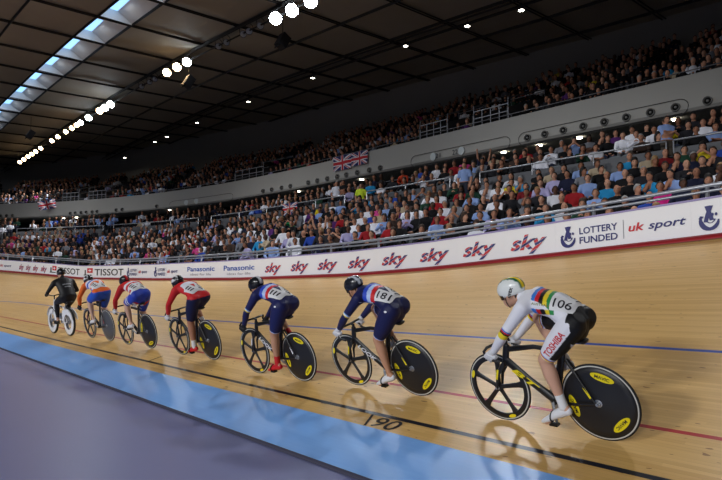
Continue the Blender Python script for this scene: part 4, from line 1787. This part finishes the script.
q.loft([(0, -.12, .835), (0, .0, .845), (0, .10, .835), (0, .16, .825)], [(.09, .03), (.095, .032), (.05, .028), (.025, .02)], seg=12)
q.build('saddle', carbon, root, smooth=True)
MB().loft([(0, .25, .70), (0, .04, .83)], [.016, .016], seg=8).build('seat_post', alloy, root)
q = MB()
q.loft([(0, .925, .85), (0, .93, .98)], [.016, .016], seg=8)
for sx in (-1, 1):
    q.loft([(0, .93, .98), (sx * .14, .90, 1.01), (sx * .24, .76, 1.02), (sx * .27, .60, 1.01)], [.014, .013, .013, .016], seg=8)
q.build('handlebar', carbon, root, smooth=True)
for sx, ang in ((-1, 1.6), (1, 1.6 + PI)):
    d = Vector((0, math.sin(ang), -math.cos(ang)))
    b0 = BB + Vector((sx * .07, .0, .0))
    b1 = b0 + d * .165
    MB().loft([b0, b1], [(.010, .015)] * 2, seg=8).build('crank_arm', carbon, root)
    MB().box(b1 + Vector((sx * .045, 0, 0)), (.08, .09, .02)).build('pedal', carbon, root)
jacket = L3((24, 24, 27))
grey_patch = mat('grey back print', (120, 122, 128), rough=.6)
rider('person all in black riding upright at the head of the line', Mp, math.degrees(1.6),
      dict(suit=suit_plain(jacket), glove=glove_black, shoe=shoe_m['black'], hem=1.92, visor=False, nod=0.0, tilt=.1, hair=False,
           helmet=hel_vents(L3((20, 20, 23)), L3((34, 34, 38))),
           marks=[('back_print', grid_part(.20, .035), (0, .06, 1.26), (1, 0, 0), (0, .5, .85), grey_patch, .005), ('back_print', grid_part(.14, .03), (0, .02, 1.20), (1, 0, 0), (0, .5, .85), grey_patch, .005)]),
      .017, upright=True)

# ------------------------------------------------------------------ spectators
sp_skin = mat('spectator skin', (190, 140, 112), rough=.6, spec=.3, objcol=True)
sp_cloth = mat('spectator top', (128, 128, 128), rough=.8, spec=.2, objcol=True, noise=.10, nscale=9)
sp_hair = mat('spectator hair', (40, 30, 24), rough=.7, objcol=True)
sp_trs = mat('spectator trousers', (40, 44, 60), rough=.85, objcol=True)
eye_m = mat('dark eye', (24, 18, 16), rough=.3)


def spectator_proto(pose):
    """seated (or standing) figure, +y forward, origin on the floor under the hips"""
    mb = MB()
    st = pose.startswith('stand')
    hz = .93 if st else .52
    lean = {'lean': .20, 'chin': .18, 'phone': .03, 'clap': .05, 'cheer': 0, 'crossed': -.03, 'lap': .0, 'side': .0, 'stand': 0, 'stand_crossed': .0}[pose]
    sp = [Vector((0, .0, hz - .02)), Vector((0, lean * .1, hz + .10)), Vector((0, lean * .45, hz + .26)), Vector((0, lean * .9, hz + .40)), Vector((0, lean * 1.1, hz + .475))]
    mb.loft(sp, [(.165, .115), (.155, .115), (.160, .110), (.185, .105), (.10, .075)], seg=14)
    nk = sp[-1]
    hd = nk + Vector((0, .035 + lean * .15, .19))
    mb.loft([nk, nk.lerp(hd, .6)], [.060, .055], seg=10)
    turn = {'side': .6, 'chin': -.4}.get(pose, 0)
    Rz = Matrix.Rotation(turn, 3, 'Z')
    mb.ell(hd, (.076, .096, .115), 14, 10, Rz)
    mb.ell(hd + Rz @ Vector((0, .04, -.06)), (.055, .055, .06), 12, 8, Rz)
    mb.loft([hd + Rz @ Vector((0, .085, .0)), hd + Rz @ Vector((0, .118, -.03))], [.014, .018], seg=6)
    for sx in (-1, 1):
        mb.ell(hd + Rz @ Vector((sx * .08, 0, -.01)), (.014, .022, .032), 8, 6)
        S = sp[3] + Vector((sx * .185, 0, .02))
        tgt = {'lap': (sx * .10, .30, .62), 'side': (sx * .16, .34, .60), 'lean': (sx * .06, .46, .62), 'chin': ((.02, .26, hz + .50) if sx > 0 else (.06, .34, .66)), 'phone': (sx * .05, .36, hz + .50),
               'clap': (sx * .03, .34, hz + .36), 'cheer': (sx * .28, .12, hz + .95), 'crossed': (-sx * .12, .17, hz + .26), 'stand': (sx * .24, .05, hz - .10), 'stand_crossed': (-sx * .12, .17, hz + .26)}[pose]
        H = Vector(tgt)
        pole = Vector((sx * 1.0, -.3, -.8)) if pose not in ('cheer',) else Vector((sx, .4, 0))
        E_ = ik(S, H, .28, .26, pole)
        mb.loft([sp[3] + Vector((sx * .10, 0, .02)), S], [.085, .072], seg=10)
        mb.loft([S, S.lerp(E_, .5), E_, E_.lerp(H, .5), E_.lerp(H, .9)], [.066, .056, .047, .042, .032], seg=10)
        d = (H - E_).normalized()
        mb.loft([H - d * .03, H + d * .03, H + d * .08], [(.042, .026), (.046, .026), (.036, .020)], seg=8)
        mb.loft([H + Vector((-sx * .03, 0, .01)), H + d * .04 + Vector((-sx * .055, .0, .02))], [.016, .013], seg=6)
        hp = Vector((sx * .095, .02, hz))
        if st:
            K, A = Vector((sx * .105, .03, .50)), Vector((sx * .11, .0, .09))
        else:
            K, A = Vector((sx * .12, .44, .53)), Vector((sx * .12, .40, .09))
        mb.loft([hp, hp.lerp(K, .5), K], [.105, .090, .066], seg=10)
        mb.loft([K, K.lerp(A, .35), A], [.064, .062, .045], seg=10)
        mb.loft([A + Vector((0, -.04, -.035)), A + Vector((0, .08, -.045)), A + Vector((0, .17, -.06))], [.045, .046, .035], seg=8)
    me = remeshed(mb, .026, 3, 'person')
    me.polygons.foreach_set('use_smooth', [True] * len(me.polygons))
    n = len(me.vertices)
    co = np.empty(n * 3, np.float32)
    me.vertices.foreach_get('co', co)
    P = co.reshape(-1, 3).astype(float)
    # limbs
    ad, at = np.full(n, 9.0), np.zeros(n)
    td = np.min([seg_param(P, sp[i], sp[i + 1])[1] for i in range(4)], axis=0)
    for sx in (-1, 1):
        S = sp[3] + Vector((sx * .185, 0, .02))
        H = Vector({'lap': (sx * .10, .30, .62), 'side': (sx * .16, .34, .60), 'lean': (sx * .06, .46, .62), 'chin': ((.02, .26, hz + .50) if sx > 0 else (.06, .34, .66)), 'phone': (sx * .05, .36, hz + .50),
                    'clap': (sx * .03, .34, hz + .36), 'cheer': (sx * .28, .12, hz + .95), 'crossed': (-sx * .12, .17, hz + .26), 'stand': (sx * .24, .05, hz - .10), 'stand_crossed': (-sx * .12, .17, hz + .26)}[pose])
        pole = Vector((sx * 1.0, -.3, -.8)) if pose not in ('cheer',) else Vector((sx, .4, 0))
        E_ = ik(S, H, .28, .26, pole)
        t1, d1 = seg_param(P, S, E_)
        t2, d2 = seg_param(P, E_, H + (H - E_).normalized() * .1)
        d = np.minimum(d1, d2)
        m = d < ad
        ad = np.where(m, d, ad)
        at = np.where(m, np.where(d1 < d2, t1 * .5, .5 + t2 * .5), at)
    dh = np.linalg.norm(P - np.array(hd), axis=1)
    head = (P[:, 2] > nk.z + .055) & (dh < .24)
    is_arm = (ad < .085) & (ad < td - .02) & ~head
    if st:
        low = P[:, 2] < hz + .02
    else:
        low = ((P[:, 1] > .13) & (P[:, 2] < .66) & ~is_arm) | (P[:, 2] < hz - .01)
    sleeve = random.choice([.42, .95, .95]) if pose not in ('cheer', 'stand_crossed', 'stand') else .42
    shirt = (~head & ~low & ~is_arm) | (is_arm & (at < sleeve) & ~head)
    trs = low & ~head & ~is_arm & (P[:, 2] > .10)
    hl = (P - np.array(hd)) @ np.array(Rz)
    hair = head & (hl[:, 2] > np.interp(hl[:, 1], [-.06, -.02, .02, .05, .07, .10], [-.085, -.06, -.012, .02, .048, .052]))
    ms, _ = sub_mesh(me, shirt, .010, 'top')
    mt, _ = sub_mesh(me, trs, .010, 'trousers')
    mh, _ = sub_mesh(me, hair, .014, 'hair')
    ms.materials.append(sp_cloth)
    mt.materials.append(sp_trs)
    mh.materials.append(sp_hair)
    # long hair variant
    lg = MB()
    lg.loft([hd + Rz @ Vector((0, -.02, .09)), hd + Rz @ Vector((0, -.05, .02)), hd + Rz @ Vector((0, -.065, -.09)), hd + Rz @ Vector((0, -.06, -.20))], [(.082, .085), (.094, .062), (.088, .042), (.055, .026)], seg=12)
    ml = lg.mesh('hair', [sp_hair], smooth=True)
    me.materials.append(sp_skin)
    # eyes: small dark ovals set into the face, part of the body mesh
    bm = bmesh.new()
    bm.from_mesh(me)
    for sx in (-1, 1):
        c = hd + Rz @ Vector((sx * .032, .094, .012))
        vs_ = [bm.verts.new(c + Rz @ Vector((math.cos(q) * .014, .004 - abs(math.cos(q)) * .003, math.sin(q) * .007))) for q in [2 * PI * i / 8 for i in range(8)]]
        f = bm.faces.new(vs_)
        f.material_index = 1
    bm.to_mesh(me)
    bm.free()
    me.materials.append(eye_m)
    return dict(body=me, top=ms, trousers=mt, hair=mh, long=ml, head=hd)


POSES = ['lap', 'crossed', 'clap', 'lean', 'chin', 'phone', 'side', 'cheer', 'stand', 'stand_crossed']
PROTO = {k: spectator_proto(k) for k in POSES}
TOPS = [('black', (20, 20, 23), 36), ('charcoal', (40, 40, 46), 15), ('navy', (28, 32, 56), 9), ('white', (232, 234, 244), 12), ('pale blue', (140, 166, 218), 6), ('grey', (120, 122, 130), 7), ('dark brown', (60, 46, 40), 5),
        ('red', (156, 30, 38), 3), ('royal blue', (40, 70, 160), 1.6), ('lilac', (176, 170, 212), 2.4), ('dark green', (34, 66, 52), 2), ('beige', (176, 160, 136), 3), ('turquoise', (40, 142, 196), .8), ('purple', (88, 44, 110), 1), ('yellow', (220, 196, 44), .6), ('pink', (206, 70, 140), .6)]
TOPRGB = {a: b for a, b, c in TOPS}
TOPRGB.update({'green': (30, 140, 84), 'magenta': (206, 36, 130), 'orange red': (206, 74, 44), 'dark red': (116, 28, 34), 'lime yellow': (206, 230, 60)})
TW = np.array([c for a, b, c in TOPS], float)
TW /= TW.sum()
HAIRS = [('dark hair', (26, 21, 19), 52), ('brown hair', (58, 40, 29), 27), ('fair hair', (150, 120, 82), 10), ('grey hair', (150, 148, 146), 7), ('bald head', None, 6)]
HW = np.array([c for a, b, c in HAIRS], float)
HW /= HW.sum()
SKINS = [(186, 134, 108), (172, 120, 94), (196, 146, 120), (150, 102, 78), (92, 62, 48)]
TRS = [(34, 38, 54), (26, 26, 30), (58, 66, 92), (70, 62, 54), (92, 92, 98)]


def facing(p, s):
    """world matrix of a spectator at (p, s): +y looks in towards the track"""
    c = bowl(p, s, 0)
    rad = (bowl(p + 2, s, 0) - c)
    rad.z = 0
    rad.normalize()
    fwd = -rad
    rt = fwd.cross(Vector((0, 0, 1)))
    return Matrix((rt, fwd, Vector((0, 0, 1)))).transposed().to_4x4()


CW, SW, CP, SP_ = math.cos(math.radians(42.93)), math.sin(math.radians(42.93)), math.cos(math.radians(4.24)), math.sin(math.radians(4.24))
# seats: every place in both stands
places = []
for r in range(10):
    step = .50
    s = -1.0
    while s < 62:
        ds = step * RREF / (ROWP[r] - PC) / (1 if s < S0 else 1)
        if s < S0:
            ds = step
        aisle = any(abs(s - a) < .55 for a in (19.4, 31.5, 38.9, 46.0))
        if not aisle:
            places.append(('low', r, s))
        s += ds
for r in range(12):
    s = -1.0
    while s < 66:
        ds = .52 if s < S0 else .52 * RREF / (UP[r] - PC) / 1.25
        blocked = any(a - .2 < s < b_ + .2 for a, b_ in VOMS) and r < 4
        aisle = any(abs(s - a) < .5 for a in (4.0, 9.0, 14.5, 17.8, 24.0, 31.2, 37.5, 41.9, 43.8, 50.0))
        if not blocked and not aisle:
            places.append(('up', r, s))
        s += ds

PERS = []
for (tier, r, s) in places:
    if tier == 'low':
        if r == 0 and s > 6 and rng.random() < .30:
            continue
        if rng.random() < (.10 if r < 7 else .22):
            PERS.append(dict(tier=tier, r=r, s=s, empty=True))
            continue
    else:
        if rng.random() < (.13 if s < 40 else .2):
            continue
    PERS.append(dict(tier=tier, r=r, s=s, empty=False))
for q in PERS:
    j = rng.normal(0, .035, 2)
    q['s'] += float(j[0])
    if q['tier'] == 'low':
        q['p'], q['z'] = ROWP[q['r']] + .10, ROWZ[q['r']]
    else:
        q['p'], q['z'] = UP[q['r']] + .10, UZ[q['r']] + dzu(q['s'])
    c = bowl(q['p'], q['s'], q['z'] + (1.0))
    q['c'] = c
    # picture position (only to choose which of the crowd are built singly and to match noticeable clothes)
    dx, dy, dz = c.x, c.y, c.z - 1.69
    fwd = dx * SW * CP + dy * CW * CP + dz * SP_
    rt = dx * CW - dy * SW
    up = -dx * SW * SP_ - dy * CW * SP_ + dz * CP
    q['x'], q['y'], q['d'] = (361 + 580 * rt / fwd, 240 - 580 * up / fwd, fwd) if fwd > 1 else (9999, 0, 999)
    q['top'] = TOPS[rng.choice(len(TOPS), p=TW)][0]
    if q['tier'] == 'up' and rng.random() < .4:  # extra black tops darken the upper tier in place of dimmer light
        q['top'] = 'black'
    q['hair'] = HAIRS[rng.choice(len(HAIRS), p=HW)][0]
    q['pose'] = ['lap', 'crossed', 'clap', 'lean', 'chin', 'phone', 'side', 'cheer'][rng.choice(8, p=[.26, .15, .13, .17, .08, .06, .14, .01])]
    q['longhair'] = bool(rng.random() < .33) and q['hair'] in ('dark hair', 'brown hair', 'fair hair')

inview = [q for q in PERS if -12 < q['x'] < 735]
solo = [q for q in inview if q['tier'] == 'low' and not q['empty'] and q['y'] < 262]
solo.sort(key=lambda q: q['d'])
SOLO = solo[:298]
WANT = [(610, 200, 'turquoise', 'bald head', 'lap'), (641, 209, 'royal blue', 'bald head', 'lean'), (664, 207, 'white', 'fair hair', 'lean'), (663, 192, 'magenta', 'dark hair', 'lap'), (653, 185, 'turquoise', 'dark hair', 'chin'),
        (679, 175, 'charcoal', 'bald head', 'clap'), (688, 187, 'navy', 'dark hair', 'side'), (664, 160, 'dark red', 'bald head', 'lap'), (688, 162, 'navy', 'grey hair', 'crossed'), (613, 167, 'pale blue', 'dark hair', 'lap'),
        (627, 175, 'black', 'bald head', 'crossed'), (616, 185, 'black', 'bald head', 'lap'), (592, 189, 'pale blue', 'brown hair', 'lap'), (645, 173, 'charcoal', 'grey hair', 'lap'), (703, 157, 'yellow', 'dark hair', 'phone'),
        (717, 144, 'royal blue', 'dark hair', 'lap'), (682, 149, 'dark green', 'dark hair', 'lap'), (694, 145, 'black', 'dark hair', 'lap'), (699, 133, 'white', 'dark hair', 'lap'), (622, 139, 'white', 'dark hair', 'lean'), (642, 134, 'black', 'dark hair', 'crossed'),
        (484, 215, 'pale blue', 'dark hair', 'lap'), (525, 211, 'grey', 'brown hair', 'crossed'), (557, 184, 'lilac', 'brown hair', 'lap'), (510, 201, 'charcoal', 'dark hair', 'lean'), (507, 184, 'white', 'dark hair', 'clap'), (494, 192, 'white', 'dark hair', 'lap'),
        (445, 199, 'white', 'dark hair', 'lap'), (458, 197, 'red', 'dark hair', 'clap'), (577, 203, 'red', 'dark hair', 'lap'), (561, 205, 'black', 'bald head', 'lap'), (529, 195, 'dark red', 'dark hair', 'lap'), (563, 193, 'white', 'brown hair', 'lap'), (541, 170, 'white', 'dark hair', 'lap'),
        (547, 176, 'beige', 'fair hair', 'lap'), (320, 209, 'yellow', 'brown hair', 'lap'), (373, 201, 'turquoise', 'dark hair', 'clap'), (399, 198, 'royal blue', 'dark hair', 'crossed'), (395, 215, 'purple', 'dark hair', 'chin'), (429, 199, 'white', 'fair hair', 'clap'),
        (446, 201, 'white', 'grey hair', 'lap'), (415, 196, 'pale blue', 'grey hair', 'crossed'), (438, 227, 'pale blue', 'brown hair', 'lap'), (443, 219, 'red', 'dark hair', 'lap'), (325, 223, 'white', 'dark hair', 'lap'), (334, 201, 'white', 'dark hair', 'clap'), (362, 217, 'white', 'dark hair', 'lap'),
        (400, 174, 'orange red', 'brown hair', 'lean'), (420, 170, 'royal blue', 'dark hair', 'side'), (294, 225, 'green', 'dark hair', 'phone'), (257, 241, 'turquoise', 'dark hair', 'lap'), (310, 237, 'royal blue', 'dark hair', 'lap'), (310, 216, 'white', 'bald head', 'lap'), (205, 251, 'royal blue', 'dark hair', 'lap')]
taken = set()
for (x, y, c, h, po) in WANT:
    best = min((q for q in SOLO if id(q) not in taken), key=lambda q: (q['x'] - x) ** 2 + (q['y'] - y) ** 2)
    taken.add(id(best))
    best.update(top=c, hair=h, pose=po, longhair=(h == 'dark hair' and po in ('clap', 'phone')))
# the few on their feet, on the walkway behind the barrier
for (s, p, z, c, h, po) in [(6.25, 18.25, 4.95, 'pale blue', 'dark hair', 'stand_crossed'), (12.95, 17.3, 4.45, 'pale blue', 'dark hair', 'stand'), (21.4, 18.3, 4.95, 'white', 'grey hair', 'stand'), (20.9, 18.3, 4.95, 'black', 'dark hair', 'stand_crossed'), (19.55, 18.2, 4.6, 'lime yellow', 'dark hair', 'stand')]:
    q = dict(tier='stand', r=7, s=s, p=p, z=z, c=bowl(p, s, z + 1.4), top=c, hair=h, pose=po, longhair=False, empty=False, x=0, d=0)
    SOLO.append(q)


def sector(s):
    for (a, b_, k, lab) in BOARDS:
        if a <= s < b_:
            if k == 'lottery':
                return 'lottery board' if 3 < s < 6 else ('edge emblem board' if s < 4 else 'faint far board')
            if k == 'sky':
                i = [t_[:2] for t_ in skys].index((a, b_)) if (a, b_) in skys else 0
                return ords[i] + ' logo board'
            if k == 'panasonic':
                return 'blue word board'
            if k == 'tissot':
                return 'black word board'
    return 'boards at the photo edge'


# where each sits, told from the nearest board below along the line of sight
from collections import defaultdict
by_key = defaultdict(list)
for q in SOLO:
    q['sec'] = sector(q['s'] * P_OUT / q['p'] if q['s'] < 27 else q['s'])
    q['key'] = (q['top'], q['hair'], q['r'], q['sec'])
    by_key[q['key']].append(q)
row_words = ['front row', 'second row', 'third row', 'fourth row', 'fifth row', 'sixth row', 'seventh row', 'row behind barrier', 'second row behind barrier', 'back row']
pose_words = dict(lap='hands down', crossed='arms crossed', clap='clapping', lean='leaning forward', chin='hand at chin', phone='hands raised', side='turned aside', cheer='arms up')


def col4(c):
    return lin(c) + (1,)


def person(q, label, group):
    pr = PROTO[q['pose']]
    o = link('person', pr['body'])
    o.matrix_world = Matrix.Translation(bowl(q['p'], q['s'], q['z'] + .002)) @ facing(q['p'], q['s']) @ Matrix.Rotation(float(rng.normal(.35, .22)), 4, 'Z')
    o.color = col4(SKINS[rng.choice(5, p=[.34, .28, .2, .12, .06])])
    tag(o, label, 'person', group)
    tp = link('top', pr['top'], o)
    v = float(rng.uniform(.85, 1.12))
    tp.color = tuple(min(1, a * v) for a in lin(TOPRGB[q['top']])) + (1,)
    tr = link('trousers', pr['trousers'], o)
    tr.color = col4(TRS[rng.integers(5)])
    hc = {a: b for a, b, c in HAIRS}[q['hair']]
    if hc:
        h = link('hair', pr['hair'], o)
        h.color = col4(hc)
        if q['longhair']:
            h2 = link('long_hair', pr['long'], o)
            h2.color = col4(hc)
    return o


for key, qs in by_key.items():
    top, hair, r, sec = key
    qs.sort(key=lambda q: q['s'])
    for i, q in enumerate(qs):
        if q['tier'] == 'stand':
            lab = {'lime yellow': 'steward standing in lime yellow jacket by the stairs below the hanging flags', 'white': 'person standing in white top at the rail below the hanging flags',
                   'black': 'person standing in black top beside one in white below the hanging flags'}.get(q['top'], 'person standing in pale blue top behind the barrier under the large vents' if q['s'] < 8 else 'person standing in pale blue top on the stairs between two barriers')
            if q['top'] == 'lime yellow':
                q['hair'] = 'dark hair'
            person(q, lab, 'spectators of the lower stand')
            continue
        lab = 'person in %s top, %s, %s, above %s' % (top, hair, row_words[r], sec)
        if len(qs) > 1:
            same = [k for k in qs if k['pose'] == q['pose']]
            lab = '%s top, %s, %s, %s, above %s' % (top, hair, pose_words[q['pose']], row_words[r], sec)
            if len(same) > 1:
                k_ = same.index(q)
                lab = '%s top, %s, %s from right, %s, above %s' % (top, hair, ords[min(k_, 7)], row_words[r], sec)
        person(q, lab, 'spectators of the lower stand')

# ---- the remaining crowd: thousands, built as one mass
def simple_person(seated, hairlong):
    """light figure; colour classes 0 skin 1 top 2 trousers 3 hair"""
    mb = MB()
    mb.loft([(0, 0, .48), (0, .01, .70), (0, .03, .90), (0, .04, 1.0)], [(.17, .12), (.16, .12), (.19, .11), (.08, .07)], seg=8, cap=False, mi=1)
    mb.ell((0, .07, 1.17), (.080, .10, .12), 8, 6, mi=0)
    mb.loft([(0, .045, 1.0), (0, .06, 1.1)], [.06, .055], seg=6, cap=False, mi=0)
    # hair cap
    hs = MB()
    hs.ell((0, .055, 1.195), (.088, .105, .112), 8, 6)
    F = [f for f in hs.f if sum(hs.v[i][2] for i in f) / 4 > 1.19 or (sum(hs.v[i][1] for i in f) / 4 < .055 and sum(hs.v[i][2] for i in f) / 4 > (1.05 if hairlong else 1.12))]
    mb.add(hs.v, F, 3)
    for sx in (-1, 1):
        mb.loft([(sx * .18, .03, .93), (sx * .25, .08, .72)], [.06, .05], seg=6, mi=1, cap=False)
        mb.loft([(sx * .25, .07, .73), (sx * .10, .32, .66)], [.05, .035], seg=6, mi=1, cap=False)
        mb.ell((sx * .09, .34, .66), (.045, .05, .035), 6, 4, mi=0)
        mb.loft([(sx * .1, .02, .52), (sx * .12, .46, .54), (sx * .12, .44, .08)], [.095, .07, .05], seg=6, mi=2, cap=False)
    v = np.array(mb.v, np.float32)
    cls = np.zeros(len(v), int)
    for f, m in zip(mb.f, mb.fm):
        for i in f:
            cls[i] = m
    return v, mb.f, cls


soloid = {id(q) for q in SOLO}
REST = [q for q in PERS if not q['empty'] and id(q) not in soloid and (-30 < q['x'] < 770) and q['d'] < 400]
sv = [simple_person(True, False), simple_person(True, True)]
VV, CC, counts, loops = [], [], [], []
off = 0
for q in REST:
    v, F, cls = sv[1 if q['longhair'] else 0]
    M = np.array(facing(q['p'], q['s']))[:3, :3]
    a = float(rng.normal(.3, .25))
    Rz = np.array([[math.cos(a), -math.sin(a), 0], [math.sin(a), math.cos(a), 0], [0, 0, 1]])
    sc = np.array([1, 1, float(rng.uniform(.94, 1.06))])
    VV.append((v * sc) @ (M @ Rz).T + np.array(bowl(q['p'], q['s'], q['z'])))
    hc = {x_[0]: x_[1] for x_ in HAIRS}[q['hair']] or (190, 142, 116)
    pal = np.array([lin(SKINS[rng.choice(5, p=[.34, .28, .2, .12, .06])]), lin(TOPRGB[q['top']]), lin(TRS[rng.integers(5)]), lin(hc)])
    CC.append(pal[cls])
    for f in F:
        counts.append(len(f))
        loops.extend([i + off for i in f])
    off += len(v)
VV, CC = np.concatenate(VV).astype(np.float32), np.concatenate(CC).astype(np.float32)
me = bpy.data.meshes.new('crowd')
me.vertices.add(len(VV))
me.vertices.foreach_set('co', VV.ravel())
me.loops.add(len(loops))
me.loops.foreach_set('vertex_index', np.array(loops, np.int32))
me.polygons.add(len(counts))
cn = np.array(counts, np.int32)
me.polygons.foreach_set('loop_start', np.concatenate([[0], np.cumsum(cn)[:-1]]).astype(np.int32))
me.polygons.foreach_set('loop_total', cn)
me.update(calc_edges=True)
me.validate()
set_col(me, CC)
me.polygons.foreach_set('use_smooth', [True] * len(counts))
me.materials.append(mat('crowd clothing', (128, 128, 128), rough=.8, spec=.2, attr='Col'))
tag(link('crowd', me), 'dense crowd of seated spectators filling the far lower stand and the upper stand', 'crowd', kind='stuff')

# ---- seats: single ones where a place in the near rows is empty, the rest as one mass under the people
seat_m = mat('grey plastic seat', (104, 112, 118), rough=.5)


def seat_shell():
    a, b_ = MB(), MB()
    a.loft([(0, .24, .455), (0, .12, .43), (0, -.04, .43)], [(.21, .022), (.21, .02), (.20, .02)], seg=10, side=(1, 0, 0))
    b_.loft([(0, -.06, .44), (0, -.11, .60), (0, -.14, .80)], [(.20, .02), (.21, .02), (.19, .018)], seg=10, side=(1, 0, 0))
    c = MB().box((0, .02, .21), (.06, .20, .42))
    return a.mesh('seat', [seat_m], True), b_.mesh('backrest', [seat_m], True), c.mesh('pedestal', [barrier_m])


SA, SB, SC = seat_shell()
gaps = [q for q in inview if q['empty'] and q['tier'] == 'low' and q['d'] < 30 and q['y'] < 262]
seen = defaultdict(int)
for q in gaps:
    sec = sector(q['s'] * P_OUT / q['p'] if q['s'] < 27 else q['s'])
    o = empty('stadium_seat', '', 'seat', 'empty seats of the lower stand')
    seen[(q['r'], sec)] += 1
    n_ = seen[(q['r'], sec)]
    o['label'] = 'empty grey seat, %s%s, above %s' % (row_words[q['r']], '' if n_ == 1 else ', %s such place' % ords[min(n_ - 1, 7)], sec)
    o.matrix_world = Matrix.Translation(bowl(q['p'] - .02, q['s'], q['z'])) @ facing(q['p'], q['s'])
    link('seat', SA, o)
    link('backrest', SB, o)
    link('pedestal', SC, o)
mb = MB()
for q in SOLO + [k for k in REST if k['tier'] == 'low' and k['d'] < 34]:
    if q['tier'] == 'stand':
        continue
    M = Matrix.Translation(bowl(q['p'] - .02, q['s'], q['z'])) @ facing(q['p'], q['s'])
    for c, s_ in (((0, .08, .38), (.42, .36, .04)), ((0, -.15, .62), (.42, .03, .40)), ((0, .02, .18), (.06, .2, .36))):
        b0 = MB().box(c, s_)
        mb.add([M @ Vector(v) for v in b0.v], b0.f)
tag(mb.build('seating', seat_m), 'grey seats hidden under the people of the lower stand', 'seat', kind='stuff')

# ------------------------------------------------------------------ camera
cam = bpy.data.cameras.new('camera')
cam.sensor_width = 36
cam.lens = 580 / 722 * 36
cam.clip_end = 400
co_ = bpy.data.objects.new('camera', cam)
COL.objects.link(co_)
yaw, pitch = math.radians(42.93), math.radians(4.24)
co_.location = (0, 0, 1.69)
co_.rotation_euler = (PI / 2 + pitch, 0, -yaw)
scene.camera = co_

# ------------------------------------------------------------------ light
w = bpy.data.worlds.new('hall air')
scene.world = w
w.use_nodes = True
w.node_tree.nodes['Background'].inputs[0].default_value = lin((188, 196, 214)) + (1,)
w.node_tree.nodes['Background'].inputs[1].default_value = .07


def spot(loc, aim, energy, size=1.3, blend=.6, col=(.97, .985, 1.0), r=.5):
    l = bpy.data.lights.new('flood light', 'SPOT')
    l.energy = energy
    l.spot_size = size
    l.spot_blend = blend
    l.color = col
    l.shadow_soft_size = r
    o = bpy.data.objects.new('flood light', l)
    COL.objects.link(o)
    o.location = loc
    o.rotation_euler = (Vector(aim) - Vector(loc)).to_track_quat('-Z', 'Y').to_euler()
    return o


# the truss above this straight: lamps tipped down on to the boards and infield
for s in (-6, 4, 14, 24, 35, 48, 58):
    spot((16.3, s, 14.6), (4.0, s + 1, 0), 2900, 1.5, .8)
# the matching truss over the far straight, shining across in narrow beams
for k, s in enumerate((-14, -8, -2, 4, 10, 16, 22, 28, 35, 42, 50)):
    spot((-48, s + (-16, 0, 16)[k % 3], 16.0), (6.5, s, 1.0), 19600, .40, .85, r=1.6)

vs = scene.view_settings
vs.view_transform = 'Standard'
vs.look = 'None'
vs.exposure = 0.52
vs.gamma = 1
try:
    vs.use_curve_mapping = False
except Exception:
    pass
scene.cycles.use_denoising = True
scene.cycles.max_bounces = 6
scene.cycles.sample_clamp_indirect = 4
